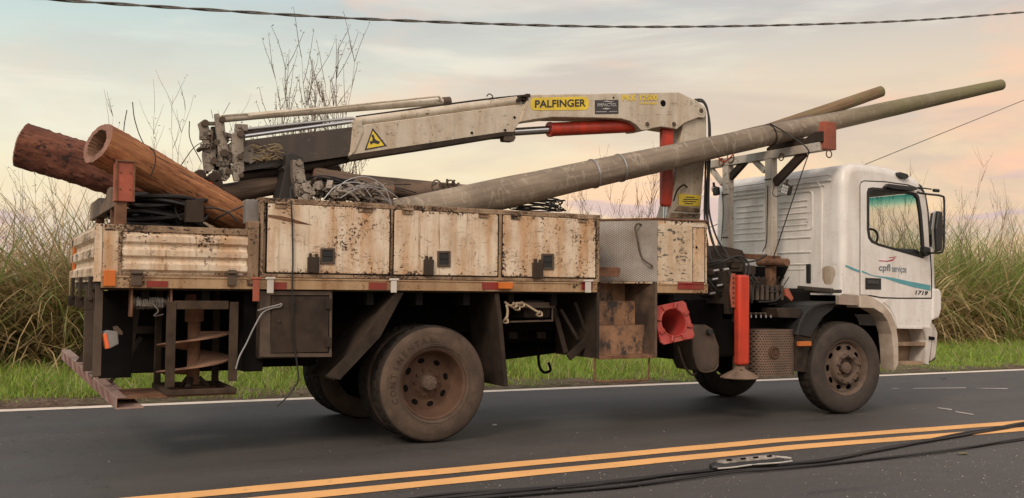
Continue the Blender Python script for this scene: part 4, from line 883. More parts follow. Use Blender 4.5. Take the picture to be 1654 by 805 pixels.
k = MB(); k.tube([AY(1482, 303, CY0-.03), AY(1505, 306, -.12)], .008, 6); k.lathe([(-.03, .02), (.05, .02)], 10, AY(1511, 308, -.14), 'x'); k.build('indicator_stalk', blackp, T, smooth=True)
# cab interior
k = MB(); k.box(5.9, 6.28, .12, 2.1, 1.35, 1.86); k.build('dashboard', mat_simple('grey_dashboard', (.10, .11, .12), .6), T, .05, seg=3)
k = MB(); k.box(5.0, 5.2, .3, .85, 1.4, 2.0); k.box(5.1, 5.6, .3, .85, 1.35, 1.62); k.box(5.0, 5.2, 1.4, 2.0, 1.4, 2.0); k.each(1, 'seat', blackp, T, bevel=.06, seg=3)
k = MB(); cs = Vector((5.83, .60, 1.93)); a_ = Vector((.0, 1, 0)); b_ = Vector((.55, 0, .83)).normalized(); k.tube([cs+(a_*math.cos(t)+b_*math.sin(t))*.21 for t in [2*math.pi*i/28 for i in range(29)]], .014, 8); k.beam(cs-a_*.2, cs+a_*.2, .03, .03); k.build('steering_wheel', blackp, T, smooth=True)

# --- back of the cab: pressed ribs
XC = C2[2].x
def bx_(px, py): return AX(px, py, XC-.001)
k = MB()
def rib(px0, px1, py, w=.018):
    a = bx_(px0, py); b = bx_(px1, py); b.z = a.z = (a.z+b.z)/2; k.tube([a+Vector((0, -.0, 0)), b], w*.55, 6)
def ribz(y0, y1, z, w=.016, x=XC): k.tube([(x, y0, z), (x, y1, z)], w, 6)
def hole_panel(y0, y1, z0, z1):
    r = .05; pts = []
    for (cy, cz, s) in ((y1-r, z1-r, 0), (y0+r, z1-r, 90), (y0+r, z0+r, 180), (y1-r, z0+r, 270)):
        for t in range(0, 91, 18): pts.append((XC, cy+r*math.cos(R(s+t)), cz+r*math.sin(R(s+t))))
    pts.append(pts[0]); k.tube(pts, .011, 6)
zA = AX(1300, 300, XC).z
hole_panel(.48, 1.08, 2.06, 2.50); hole_panel(1.22, 1.86, 2.06, 2.50)
for z in (2.12, 2.19, 2.26, 2.33, 2.40):
    ribz(.56, 1.02, z, .010); ribz(1.3, 1.78, z, .010)
ribz(.30, 2.0, 2.55, .012); ribz(.2, 2.05, 2.60, .010); ribz(.2, 2.0, 2.66, .009)
for z in (1.97, 1.80): ribz(.50, 1.9, z, .014)
ribz(.55, .95, 1.66, .012); ribz(.6, .9, 1.60, .010)
k.tube([(XC, .34, 1.5), (XC, .34, 2.52), (XC, .40, 2.6)], .012, 6)
k.build('cab_back_ribs', cabp, CAB, smooth=True)
k = MB(); z0_ = 1.37; k.prism([(XC-.006, 1.02, z0_), (XC-.006, .95, 1.50), (XC-.006, .86, 1.64), (XC-.006, 2.12, 1.66), (XC-.006, 2.12, z0_)], (-.02, 0, 0)); k.build('engine_tunnel_shade', black_m, CAB)  # black sheet standing in for the shade of the open engine tunnel
a = AX(1307, 442, XC); k = MB(); k.box(XC-.02, XC, a.y-.035, a.y+.035, a.z-.11, a.z+.11); k.build('vent', blackp, CAB, .02, seg=3)
k = MB(); k.box(XC-.01, 5.3, .05, 1.1, 1.33, 1.37); k.beam(AX(1290, 465, XC), AX(1345, 470, XC-.02), .05, .05); k.build('cab_lower_edge', mat_simple('sooty_edge', (.07, .06, .05), .7), T, .01)
# soot stain is dirt on the lower corner: separate scuffed panel plate
a = AX(1330, 425, XC); k = MB(); k.prism([(XC-.003, .24+.10*math.cos(t)*(1+.15*math.sin(3*t)), 1.53+.12*math.sin(t)*(1+.12*math.cos(2*t))) for t in [2*math.pi*i/22 for i in range(22)]], (-.002, 0, 0)); k.build('rust_patch', mat_paint('rusty_patch', (.52, .45, .36), amt=.9, stain=(.30, .20, .12), stain_amt=.9), CAB)
# front mudguard of black plastic behind the front wheel
k = MB(); arc = [(1286, 541), (1291, 522), (1300, 505), (1313, 493), (1330, 488), (1352, 487)]; inn = [(1350, 490), (1331, 492), (1316, 497), (1304, 508), (1295, 525), (1291, 543)]
k.poly(arc+inn, .06, .5); k.poly([(1352, 486), (1345, 500), (1330, 512), (1318, 530), (1310, 545), (1290, 541), (1296, 522), (1312, 497), (1330, 489)], .12, .02); k.build('front_mudguard', blackp, T, .006)
k = MB(); k.poly([(1284, 535), (1316, 535), (1322, 515), (1318, 560), (1311, 603), (1284, 600)], .14, .03); k.build('mudguard_bracket', darksteel, T, .006)
MB().pbox(1291, 552, 1311, 559, .06, .10).build('side_marker', orange, T, .004)
# perforated silencer box
a = AY(1247, 569, .22); k = MB(); w2 = (AY(1281, 569, .12).x-AY(1213, 569, .12).x)/2; hh = (AY(1247, 531, .12).z-AY(1247, 606, .12).z)/2
k.prism([(a.x+w2*math.copysign(abs(math.cos(t))**.5, math.cos(t)), .36+.26*math.copysign(abs(math.sin(t))**.6, math.sin(t)), a.z-hh) for t in [2*math.pi*i/40 for i in range(40)]], (0, 0, 2*hh)); SB = k.build('silencer_box', perf, T, .02, seg=3, smooth=True)
k = MB(); e = AY(1252, 570, .085)
ringp = [e+Vector((.055*math.cos(t), 0, .055*math.sin(t))) for t in [2*math.pi*i/28 for i in range(29)]]; k.tube(ringp, .005, 6)
for j in range(3):
    t = R(90+120*j); tip = e+Vector((.05*math.cos(t), -.004, .05*math.sin(t))); q = Vector((-math.sin(t), 0, math.cos(t)))*.009; k.add([e+q+Vector((0, -.003, 0)), e-q+Vector((0, -.003, 0)), tip], [(0, 1, 2)])
k.build('star_emblem', rim_m, SB)
MB().lathe([(0, 0), (0, .075), (.01, .08)], 28, e+Vector((0, .012, 0))).build('emblem_plate', rim_m, SB)
# air tank / adblue tank
k = MB(); k.poly([(1116, 532), (1122, 525), (1142, 525), (1152, 531), (1163, 560), (1163, 590), (1152, 600), (1130, 600), (1119, 575)], .18, .4); k.build('side_tank', mat_simple('muddy_black_tank', (.060, .043, .032), .6, var=.3, bump=.2, dirt=(.13, .09, .065)), T, .03, seg=3)
k = MB(); k.lathe([(-.03, .03), (.02, .035)], 14, AY(1146, 537, .16)); k.build('tank_cap', blackp, T, .004)
k = MB(); k.tube(bez([AY(1118, 540, .16), AY(1121, 575, .16), AY(1131, 599, .16), AY(1152, 599, .16), AY(1160, 590, .16)], 6), .008, 6); k.tube(bez([AY(1095, 560, .3), AY(1105, 590, .3), AY(1118, 606, .3), AY(1125, 600, .3)], 6), .012, 6); k.each(1, 'tank_strap', greysteel, T, smooth=True)

# --- outrigger
k = MB(); a = AY(1194, 444, -.02); b = AY(1212, 590, -.02); k.box(a.x, b.x, -.02, .075, b.z, a.z); OG = k.build('outrigger_leg', redp, T, .028, seg=4, smooth=True)
c = Vector(((a.x+b.x)/2, .055, AY(1198, 612, .0).z)); k = MB(); k.lathe([(0, .20), (.012, .205), (.03, .18), (.085, .075), (.10, .06), (.13, .05)], 10, c, 'z'); k.build('foot_pad', mat_simple('muddy_grey_pad', (.17, .12, .09), .8, var=.25, bump=.4), T, .004)
k = MB(); k.tube([c+Vector((0, 0, .1)), Vector((c.x, .055, b.z))], .04, 12); k.tube(bez([c+Vector((-.05, -.06, .10)), c+Vector((0, -.08, .07)), c+Vector((.07, -.05, .05)), c+Vector((.03, -.07, .13))], 5), .007, 6); k.build('leg_piston', greysteel, OG, smooth=True)
k = MB(); q = [(1182, 442), (1188, 442), (1188, 497), (1182, 497), (1179, 470)]; k.poly(q, .03, .012); k.build('outrigger_plate', rustred, OG, .003)
k = MB()
for j in range(6): k.lathe([(-.008, 0), (-.008, .008), (0, .009)], 8, AY(1184.5, 449+j*8, .028))
k.each(1, 'bolt', darksteel, OG)
k = MB(); k.beam((a.x+.08, .1, 1.27), (a.x+.08, 2.2, 1.27), .16, .13); k.box(a.x-.02, b.x+.02, .13, .2, 1.1, 1.42); k.build('outrigger_beam', darksteel, T, .006)
k = MB(); k.box(a.x, b.x, 2.2, 2.35, .55, 1.45); k.build('far_outrigger_leg', redp, T, .012)

# --- hydraulic valve bank and hoses between bed and cab
k = MB()
for (px, py, y, sx, sz, sy) in [(1160, 428, .42, .16, .13, .2), (1150, 440, .3, .1, .08, .15), (1172, 450, .35, .2, .16, .2), (1190, 428, .3, .12, .09, .12), (1216, 437, .42, .1, .11, .12), (1160, 470, .4, .22, .12, .2)]:
    p = AY(px, py, y); k.box(p.x-sx/2, p.x+sx/2, y, y+sy, p.z-sz/2, p.z+sz/2)
k.each(1, 'valve_block', darksteel, T, bevel=.02, seg=3)
k = MB()
for j in range(7):
    p = AY(1216+j*8, 470, .22); k.box(p.x-.018, p.x+.018, .22, .5, p.z-.10, p.z+.06); k.tube([(p.x, .2, p.z+.06), (p.x, .12, p.z+.15)], .006, 6)
for j in range(4):
    p = AY(1213+j*8, 507, .16); k.tube([p+Vector((0, .08, 0)), p], .013, 8)
k.each(1, 'control_valve', mat_simple('oily_valve', (.09, .07, .055), .45, .3), T, bevel=.004)
k = MB()
for j in range(5):
    p = AY(1213+j*8, 509, .12); k.tube([p, p+Vector((0, 0, -.03))], .009, 8)
for (px, py) in ((1150, 452), (1158, 462), (1146, 475), (1168, 436), (1176, 480), (1152, 438)): p = AY(px, py, .22); k.tube([p, p+Vector((.07, .0, .01))], .014, 8)
k.each(1, 'hose_fitting', alu, T, smooth=True)
k = MB()
for (px, y0, y1) in [(1150, 500, 520), ]: pass
HS = [[(1125, 163, 1.0), (1138, 168, .98), (1146, 195, .95), (1147, 240, .93), (1145, 300, .9), (1146, 345, .85), (1158, 385, .7), (1175, 412, .6), (1180, 430, .5)],
      [(1122, 161, 1.1), (1136, 163, 1.05), (1144, 185, 1.0), (1145, 240, 1.0), (1142, 300, .95), (1141, 345, .9), (1150, 390, .75), (1165, 420, .6), (1168, 445, .5)],
      [(1140, 245, .9), (1139, 300, .9), (1138, 350, .85), (1143, 395, .7), (1152, 430, .6)],
      [(1143, 260, .88), (1143, 320, .86), (1144, 360, .8), (1155, 400, .7), (1170, 425, .55)],
      [(1145, 430, .35), (1165, 424, .3), (1190, 414, .25), (1203, 418, .22), (1210, 430, .2), (1209, 446, .2)],
      [(1143, 424, .3), (1168, 421, .3), (1184, 416, .28), (1197, 420, .25), (1205, 434, .22), (1203, 446, .2)],
      [(1168, 424, .35), (1176, 440, .25), (1183, 452, .2), (1184, 480, .2), (1184, 520, .2)],
      [(1215, 444, .3), (1222, 455, .25), (1240, 466, .25), (1262, 468, .25), (1264, 478, .25), (1255, 490, .3), (1240, 492, .35)],
      [(1228, 468, .25), (1250, 472, .22), (1258, 468, .22), (1262, 476, .22), (1252, 486, .22), (1225, 488, .22)],
      [(1208, 446, .25), (1213, 450, .2), (1217, 462, .2), (1214, 490, .2)], [(1215, 446, .25), (1221, 452, .2), (1224, 466, .2)],
      [(1238, 412, .7), (1225, 420, .6), (1200, 424, .5), (1180, 418, .5), (1165, 410, .6)],
      [(1145, 455, .35), (1155, 468, .25), (1170, 472, .25), (1180, 468, .3)], [(1140, 440, .4), (1150, 460, .25), (1165, 478, .25), (1178, 485, .3)]]
for j, hpts in enumerate(HS): k.tube(bez([AY(*q) for q in hpts], 6), .011 if j < 4 else .010, 8)
k.each(1, 'hydraulic_hose', hose_m, T, smooth=True)
k = MB(); k.poly([(1142, 412), (1160, 396), (1200, 404), (1208, 420), (1200, 440), (1150, 440)], .75, .4); k.poly([(1200, 444), (1258, 452), (1272, 500), (1210, 505)], .8, .4); k.each(1, 'slewing_base', darksteel, T, bevel=.02, seg=3)
k = MB(); k.tube([AX(1225, 424, 4.5), AX(1272, 424, 4.5)], .045, 12); k.beam(AX(1245, 420, 4.55), AX(1245, 490, 4.55), .09, .09); k.beam(AX(1180, 412, 4.58), AX(1256, 418, 4.58), .1, .06); k.build('rack_crossbar', rust, T, .006)
k = MB(); k.poly([(1255, 498), (1295, 498), (1297, 503), (1290, 514), (1258, 513)], .1, .25); k.build('battery_lid', darksteel, T, .006)
k = MB(); k.poly([(1268, 468), (1274, 466), (1282, 482), (1279, 487), (1270, 478)], .2, .04); k.build('red_lever', rustred, T, .004)
k = MB(); k.box(AY(1165, 470, .5).x, 4.9, .5, .8, 1.02, 1.36); k.build('oil_reservoir', black_m, T, .02)
# ================================================================== pole rack behind the cab
XR = 4.60
zk0, zk1 = AX(1335, 243, XR).z, AX(1335, 229, XR).z
k = MB(); k.box(XR-.05, XR+.05, .02, 1.98, zk0, zk1); RK = k.build('rack_beam', rackp, T, .004)
P1 = AX(1176, 300, XR).y; P2 = AX(1245.5, 300, XR).y
zl1 = AX(1176, 411, XR).z
for yy in (P1, P2):
    k = MB(); k.box(XR-.045, XR+.045, yy-.055, yy+.055, 1.66, zk0); k.build('rack_post', rackp, T, .005, label='white steel post of the pole rack')
k = MB()
def rb(p, q, w=.05): k.beam(AX(*p, XR), AX(*q, XR), .05, w)
rb((1236, 277), (1215, 256), .06); rb((1168, 298), (1145, 268), .06)
k.each(1, 'rack_brace', rackp, T, bevel=.004)
k = MB(); rb((1180, 287), (1207, 257), .085); rb((1252, 296), (1300, 246), .10); k.each(1, 'rack_brace', darksteel, T, bevel=.004)
k = MB(); aa = AY(1329, 196, .0); bb = AY(1349, 243, .0); k.box(aa.x, bb.x+.0, -.02, .05, bb.z, aa.z); k.prism([(aa.x, .05, bb.z), (aa.x, .05, aa.z-.02), (aa.x, .12, bb.z)], (bb.x-aa.x, 0, 0)); k.build('rack_stop', rustred, T, .006, label='red end stop on the front pole rack')
# wavy dark saddle
k = MB(); sp_ = [AX(px, py, XR-.05) for px, py in ((1327, 212), (1315, 214), (1306, 220), (1298, 225), (1288, 222), (1280, 218), (1268, 222), (1255, 228), (1245, 234), (1238, 240))]
k.prism(sp_+[Vector((XR-.05, sp_[-1].y, zk1+.002)), Vector((XR-.05, sp_[0].y, zk1+.002))], (.1, 0, 0)); k.build('pole_saddle', darksteel, T, .004)
for (px, py, r) in ((1339, 249, 6), (1262, 254, 6), (1165, 262, 7), (1180, 255, 9)):
    p = AX(px, py, XR-.06); rad = r*p.length*0+r*.0066; k = MB(); k.tube([p+Vector((.0, rad*math.cos(t), rad*math.sin(t))) if px < 1330 else p+Vector((rad*math.cos(t), 0, rad*math.sin(t))) for t in [2*math.pi*i/16 for i in range(17)]], .007, 6); k.build('tie_ring', rust, T, smooth=True)
def worklamp(px, py, w, h, tilt, name, lens):
    p = AX(px, py, XR-.09); k = MB(); s = Vector((0, -1, 0)); ca, sa = math.cos(tilt), math.sin(tilt)
    def q(a, b, d=0): return p+Vector((-d, -(a*ca-b*sa), a*sa+b*ca))
    k.prism([q(-w, -h), q(w, -h), q(w, h), q(-w, h)], (.06, 0, 0)); o = k.build(name, blackp, T, .01, seg=3, label='square LED work lamp facing the bed' if lens else 'small black work lamp hanging from the rack')
    if lens:
        k = MB(); 
        for i in range(3):
            for j in range(3): k.prism([q(-w*.85+i*w*.58, -h*.85+j*h*.58, .004), q(-w*.85+i*w*.58+w*.5, -h*.85+j*h*.58, .004), q(-w*.85+i*w*.58+w*.5, -h*.85+j*h*.58+h*.5, .004), q(-w*.85+i*w*.58, -h*.85+j*h*.58+h*.5, .004)], (.004, 0, 0))
        k.build('lamp_lens', lampglass, o)
    k = MB(); k.beam(q(0, h), q(.0, h+.06), .03, .015); k.tube([q(-w*1.1, 0), q(-w*1.1, h), q(0, h+.02), q(w*1.1, h), q(w*1.1, 0)], .005, 6); k.build('lamp_bracket', greysteel, o)
worklamp(1268, 306, .058, .058, R(-20), 'work_lamp', True); worklamp(1154, 309, .040, .050, R(8), 'work_lamp', False)
k = MB(); yq = P2
k.tube(bez([AX(1252, 296, XR-.07), AX(1248, 312, XR-.07), AX(1253, 318, XR-.07), AX(1262, 315, XR-.08)], 6), .005, 6)
k.tube(bez([AX(1240, 300, XR-.055), AX(1239, 350, XR-.055), AX(1238, 390, XR-.055), AX(1232, 407, XR-.055)], 8), .006, 6)
k.tube(bez([AX(1166, 310, XR-.055), AX(1168, 340, XR-.055), AX(1165, 390, XR-.055)], 6), .005, 6)
for (pp_, yy2) in ((313, P1), (383, P1), (298, P2)):
    z = AX(1180, pp_, XR-.05).z; k.tube([(XR-.05, yy2-.06, z), (XR-.05, yy2+.06, z)], .006, 6)
k.each(1, 'lamp_cable', hose_m, T, smooth=True)

# ================================================================== crane
YB0, YBW = 1.00, .26
k = MB(); k.poly([(1104, 195), (1141, 180), (1141.5, 230), (1136, 290), (1131, 356), (1078, 356), (1086, 330), (1092, 280)], YB0+.02, .24); CC = k.build('crane_column', boomp, T, .012, seg=3)
k = MB(); k.poly([(1096, 313), (1132, 316), (1131, 334), (1097, 332)], YB0+.012, .008); k.build('warning_plate', yellowp, CC)
k = MB()
for j, (a, b) in enumerate(((1108, 1122), (1104, 1128), (1103, 1124), (1106, 1120))): k.poly([(a, 318+j*3.4), (b, 318.6+j*3.4), (b, 320+j*3.4), (a, 319.4+j*3.4)], YB0+.010, .002)
k.build('warning_text_lines', darktext, CC)
k = MB(); k.poly([(1097, 333), (1130, 337), (1131, 343), (1090, 340)], YB0+.0, .02); k.poly([(1086, 344), (1131, 346), (1131, 352), (1083, 352)], YB0+.0, .02); k.each(1, 'column_strap', cream_frame, CC, bevel=.003)
k = MB(); k.tube(bez([AY(1088, 325, YB0-.02), AY(1094, 308, YB0-.02), AY(1104, 299, YB0-.02), AY(1110, 303, YB0-.01)], 5), .01, 6); k.build('column_handle', darksteel, CC, smooth=True)
# knuckle arm
outer = [(854, 153), (1097, 149), (1103, 152), (1126, 163), (1139, 174), (1142, 184), (1138, 191), (1129, 190), (1106, 199), (1094, 209), (1081, 207), (1068, 205), (1056, 207), (1047, 210), (1036, 211), (1029, 203), (1018, 196), (1003, 192), (960, 190.5), (893, 189.5), (866, 193), (839, 198), (846, 176)]
k = MB(); k.poly(outer, YB0-.02, YBW+.04); KA_ = k.build('knuckle_arm', boomp, T, .010, seg=3)
k = MB(); k.lathe([(-.012, 0), (-.012, .026), (0, .028)], 16, AY(1132, 179, YB0-.02)); k.lathe([(-.012, 0), (-.012, .026), (0, .028)], 16, AY(1045, 201, YB0-.02)); k.lathe([(-.012, 0), (-.012, .026), (0, .028)], 16, AY(1088, 201, YB0-.02)); k.each(1, 'pivot_pin', greysteel, KA_, bevel=.003)
k = MB(); k.lathe([(-.004, 0), (-.004, .048), (0, .048)], 24, AY(1132, 179, YB0-.021)); k.lathe([(-.004, 0), (-.004, .036), (0, .036)], 24, AY(1045, 201, YB0-.021)); k.lathe([(-.004, 0), (-.004, .036), (0, .036)], 24, AY(1088, 201, YB0-.021)); k.each(1, 'pin_boss', boomp, KA_)
k = MB(); k.lathe([(-.002, 0), (-.002, .036), (0, .036)], 24, AY(1071, 167, YB0-.021)); k.lathe([(-.002, 0), (-.002, .012), (0, .012)], 12, AY(991, 158, YB0-.021)); k.each(1, 'inspection_hole', black_m, KA_)
ya = YB0-.0235
rp = []
for (cx, cy, s) in ((944, 163.5, -90), (944, 171, 0), (864, 171.5, 90), (864, 165, 180)):
    for t in range(0, 91, 18): rp.append((cx+7*math.cos(R(s+t)), cy+7*math.sin(R(s+t))))
k = MB(); k.poly(rp, ya, .003); k.build('brand_plate', yellowp, KA_)
lab('PALFINGER', 'brand_lettering', darktext, KA_, (864, 174.5), (946, 172.2), 12.5, ya-.002, bold=.022, label='dark word on the yellow plate')
k = MB(); k.poly([(961, 162), (999, 161.5), (999, 184), (961, 184.5)], ya, .003); k.build('dealer_plate', mat_simple('charcoal_plate', (.045, .043, .045), .5, var=.2), KA_)
lgrey = mat_simple('pale_print', (.42, .41, .40), .5)
lab('IMPACTO.', 'dealer_lettering', lgrey, KA_, (965, 172.5), (996, 172), 5.5, ya-.002, bold=.02)
k = MB(); k.poly([(973, 164.5), (980, 162.8), (987, 164.2), (994, 163), (987, 165.6), (980, 164.6)], ya-.003, .002); k.poly([(972, 176), (979, 174.4), (987, 176), (979, 177.2)], ya-.003, .002); k.poly([(963, 180.3), (980, 180.1), (980, 181.2), (963, 181.4)], ya-.003, .002); k.poly([(984, 180.1), (997, 180), (997, 181), (984, 181.1)], ya-.003, .002); k.build('plate_mark', lgrey, KA_)
lab('PKK 12500', 'model_lettering', yellowp, KA_, (1005, 163), (1062, 162.4), 9.5, ya-.001, bold=.032, space=1.08)
lab('Advantage', 'model_lettering', yellowp, KA_, (1032, 170.2), (1061, 169.6), 5.2, ya, bold=.02, shear=.3)
# red upright lift cylinder and its rod
yc = YB0-.10
k = MB(); k.poly([(1070, 206), (1088.5, 206), (1087, 334), (1070, 334)], YB0+.04, .06); k.build('lift_cylinder', redp, T, .03, seg=4)
k = MB(); k.tube([AY(1076, 334, YB0+.1), AY(1075, 356, YB0+.1)], .035, 14); k.build('lift_rod', chrome, T, smooth=True)
# red luffing cylinder with chrome rod
def cyl(p, q, r, name, mat, par, n=20, taper=None): k = MB(); k.tube([p, q], r, n); return k.build(name, mat, par, .006, smooth=True)
LC = cyl(AY(888, 209.5, YB0+.12), AY(1022, 203.5, YB0+.12), .074, 'luffing_cylinder', redp, T)
k = MB(); k.tube([AY(886, 209.6, YB0+.12), AY(891, 209.4, YB0+.12)], .080, 20); k.build('cylinder_collar', redp, LC, .004)
k = MB(); k.tube([AY(1022, 203.5, YB0+.12), AY(1034, 204.5, YB0+.12), AY(1040, 206, YB0+.12)], [.074, .055, .03], 18); k.build('cylinder_end', redp, LC, smooth=True)
cyl(AY(828, 213.5, YB0+.12), AY(888, 209.8, YB0+.12), .042, 'luffing_rod', chrome, T)
# outer boom box
k = MB(); k.poly([(570, 204), (700, 187), (800, 173.5), (846, 168), (851, 172), (838, 200), (828, 217), (700, 238), (566, 258), (563, 250), (566, 245)], YB0, YBW); OB = k.build('main_boom', boomp, T, .008, seg=2)
k = MB(); k.poly([(566, 250), (700, 230), (814, 213), (830, 213), (828, 219), (813, 220), (700, 238.5), (566, 259), (563, 255)], YB0-.006, .28); k.build('boom_lower_flange', darksteel, OB, .003)
k = MB()
for q in ((831, 190), (762, 215), (816, 210.5)): k.lathe([(-.004, 0), (-.004, .014), (0, .014)], 12, AY(*q, YB0-.001))
k.each(1, 'boom_hole', black_m, OB)
k = MB(); k.poly([(568, 196), (584, 193), (587, 214), (583, 222), (573, 245), (566, 252), (573, 222)], YB0-.012, .02); k.build('boom_end_collar', boomp, OB, .004)
# hazard triangle
k = MB(); k.poly([(602, 207), (625, 236), (589, 243)], YB0-.004, .003); k.build('hazard_sign', darktext, OB)
k = MB(); k.poly([(602.3, 211.5), (620.5, 235), (592.5, 240.2)], YB0-.0065, .002); HSn = k.build('hazard_sign_face', yellowp, OB)
k = MB(); k.poly([(600, 219), (603, 217), (605, 222), (602, 224)], YB0-.009, .002); k.poly([(597, 229), (606, 226), (614, 229), (611, 233), (603, 231), (599, 234)], YB0-.009, .002); k.poly([(604, 222), (607, 226), (604, 228), (601, 226)], YB0-.009, .002); k.build('hazard_pictogram', darktext, OB)
# inner dark extension
k = MB(); k.poly([(393, 227), (470, 217), (571, 205), (570, 251), (480, 264), (393, 277)], YB0+.02, .22); k.build('boom_extension', boom_inner, T, .008)
k = MB(); k.tube([AY(385, 286, YB0+.12), AY(470, 276, YB0+.12), AY(560, 256, YB0+.12)], .045, 12); k.build('lower_boom_tube', darksteel, T, smooth=True)
# chrome extension rods and grey tubes on top
cyl(AY(383, 222, YB0+.06), AY(571, 196.5, YB0+.06), .018, 'extension_rod', chrome, T)
cyl(AY(378, 211, YB0+.1), AY(571, 191, YB0+.1), .014, 'extension_rod', alu, T)
cyl(AY(573, 198, YB0+.05), AY(838, 162.5, YB0+.05), .046, 'extension_cylinder', boomp, T)
cyl(AY(380, 218, YB0+.12), AY(520, 200, YB0+.12), .028, 'extension_cylinder', darksteel, T)
k = MB(); k.tube([AY(352, 193, YB0+.18), AY(440, 185, YB0+.18), AY(722, 164, YB0+.18)], [.034, .034, .034], 14); k.build('extension_cylinder', boomp, T, smooth=True)
k = MB(); k.tube([AY(715, 164.5, YB0+.18), AY(727, 163.5, YB0+.18)], .045, 14); k.build('cylinder_head', greysteel, T, .004)
k = MB(); k.tube(bez([AY(358, 187, YB0+.14), AY(396, 184, YB0+.14), AY(402, 188, YB0+.14)], 4), .006, 6); k.tube([AY(405, 187, YB0+.12), AY(709, 156, YB0+.12)], .009, 6); k.tube([AY(709, 156, YB0+.12), AY(712, 163, YB0+.14)], .012, 6); k.tube([AY(620, 192, YB0+.02), AY(740, 176, YB0+.02), AY(803, 168, YB0+.02), AY(808, 161, YB0+.02), AY(835, 158, YB0+.02), AY(842, 165, YB0+.02)], .008, 6); k.each(1, 'boom_pipe', boomp, T, smooth=True)
k = MB(); k.tube(bez([AY(575, 189, YB0+.1), AY(640, 180, YB0+.1), AY(720, 169, YB0+.1), AY(790, 160, YB0+.1), AY(840, 155, YB0+.1), AY(855, 154, YB0+.1)], 5), .009, 6)
for j in range(6): p = AY(838+j*3, 160+random.uniform(-6, 6), YB0-.02); k.box(p.x-.02, p.x+.02, YB0-.03, YB0+.1, p.z-.015, p.z+.015)
k.tube(bez([AY(786, 156, YB0), AY(790, 152, YB0), AY(796, 156, YB0), AY(792, 160, YB0)], 4), .006, 5); k.build('boom_hose', darksteel, T, smooth=True)
k = MB(); k.poly([(813, 217), (830, 217), (834, 222), (830, 229), (815, 228)], YB0, .1); k.build('rod_eye', greysteel, T, .008)
# boom tip clevises: plates, hubs and links
k = MB(); k.poly([(320, 200), (325, 196), (333, 196), (338, 206), (342, 225), (350, 232), (350, 248), (345, 262), (346, 272), (340, 278), (330, 276), (327, 250), (329, 232), (324, 215)], YB0-.05, .04); k.build('tip_bracket', boom_end, T, .004)
k = MB(); k.poly([(347, 184), (353, 183), (357, 192), (362, 190), (364, 212), (369, 240), (375, 252), (376, 262), (370, 268), (372, 286), (365, 293), (357, 290), (354, 266), (352, 240), (350, 215)], YB0-.09, .05); k.build('tip_bracket', boom_end, T, .004)
k = MB(); k.poly([(375, 218), (379, 213), (388, 214), (393, 226), (394, 244), (390, 248), (394, 262), (395, 276), (388, 284), (387, 292), (379, 293), (376, 280), (379, 262), (375, 246)], YB0-.12, .05); k.build('tip_bracket', boom_end, T, .004)
k = MB()
for (px, py, r, y, d) in [(329, 201, .032, -.08, .1), (355, 196, .028, -.12, .1), (383, 220, .03, -.15, .12), (343, 262, .03, -.08, .12), (358, 250, .035, -.12, .12), (383, 256, .028, -.15, .1), (366, 280, .028, -.12, .1), (384, 286, .022, -.15, .1), (337, 222, .03, -.07, .1), (348, 232, .03, -.09, .1), (325, 240, .02, -.07, .2)]:
    k.lathe([(y, 0), (y, r), (y+d, r), (y+d, 0)], 12, Vector((AY(px, py, YB0).x, YB0, AY(px, py, YB0).z)))
k.each(1, 'tip_pin', greysteel, T, bevel=.004)
k = MB()
for (x0_, y0_, x1_, y1_, y, w) in [(332, 200, 356, 200, -.02, .03), (338, 226, 375, 246, -.03, .05), (332, 258, 372, 262, -.03, .06), (340, 245, 400, 250, .03, .08), (345, 270, 392, 272, .02, .05), (352, 215, 380, 222, -.02, .04), (346, 205, 352, 286, .02, .06), (370, 232, 392, 262, .0, .07), (324, 236, 348, 236, -.06, .04), (395, 238, 410, 262, -.03, .09), (400, 262, 432, 246, -.02, .05)]:
    k.beam(AY(x0_, y0_, YB0+y), AY(x1_, y1_, YB0+y), .05, w)
for j in range(22):
    p = AY(random.uniform(328, 400), random.uniform(206, 286), YB0+random.uniform(-.1, .1)); s = random.uniform(.012, .035); k.box(p.x-s, p.x+s, p.y-s, p.y+s, p.z-s*1.2, p.z+s*1.2)
k.build('tip_linkage', boom_end, T, .005)
k = MB()
for pts in ([(360, 212), (366, 225), (376, 226), (385, 215), (395, 216)], [(344, 212), (341, 235), (338, 250)], [(398, 235), (410, 230), (424, 236), (432, 244), (446, 247), (458, 255)], [(396, 232), (392, 210), (384, 207)]): k.tube(bez([AY(a, b, YB0-.1) for a, b in pts], 5), .006, 6)
k.each(1, 'tip_hose', greysteel, T, smooth=True)
for s in range(2):
    a = AY((362, 336)[s], (190, 196)[s], YB0); 
k = MB(); k.tube([AY(361, 184, YB0), AY(371, 166, YB0+.02)], .004, 5); k.tube([AY(344, 192, YB0), AY(341, 178, YB0)], .003, 5); k.each(1, 'stray_wire', wirem, T)
# boom rest
k = MB(); k.poly([(456, 271), (462, 268), (462, 250), (472, 246), (490, 254), (492, 275), (497, 300), (501, 330), (448, 330), (458, 290), (460, 277)], .85, .25); k.build('boom_rest', mat_simple('black_painted_rest', (.03, .026, .024), .6), T, .006)
k = MB(); k.poly([(474, 258), (490, 262), (494, 290), (506, 318), (495, 326), (480, 318), (474, 285)], .70, .10); k.lathe([(-.03, 0), (-.03, .03), (0, .03)], 10, AY(482, 263, .70)); k.lathe([(-.03, 0), (-.03, .03), (0, .03)], 10, AY(484, 292, .70)); k.lathe([(-.03, 0), (-.03, .025), (0, .025)], 10, AY(494, 312, .70)); k.build('rest_clamp', boom_end, T, .005)

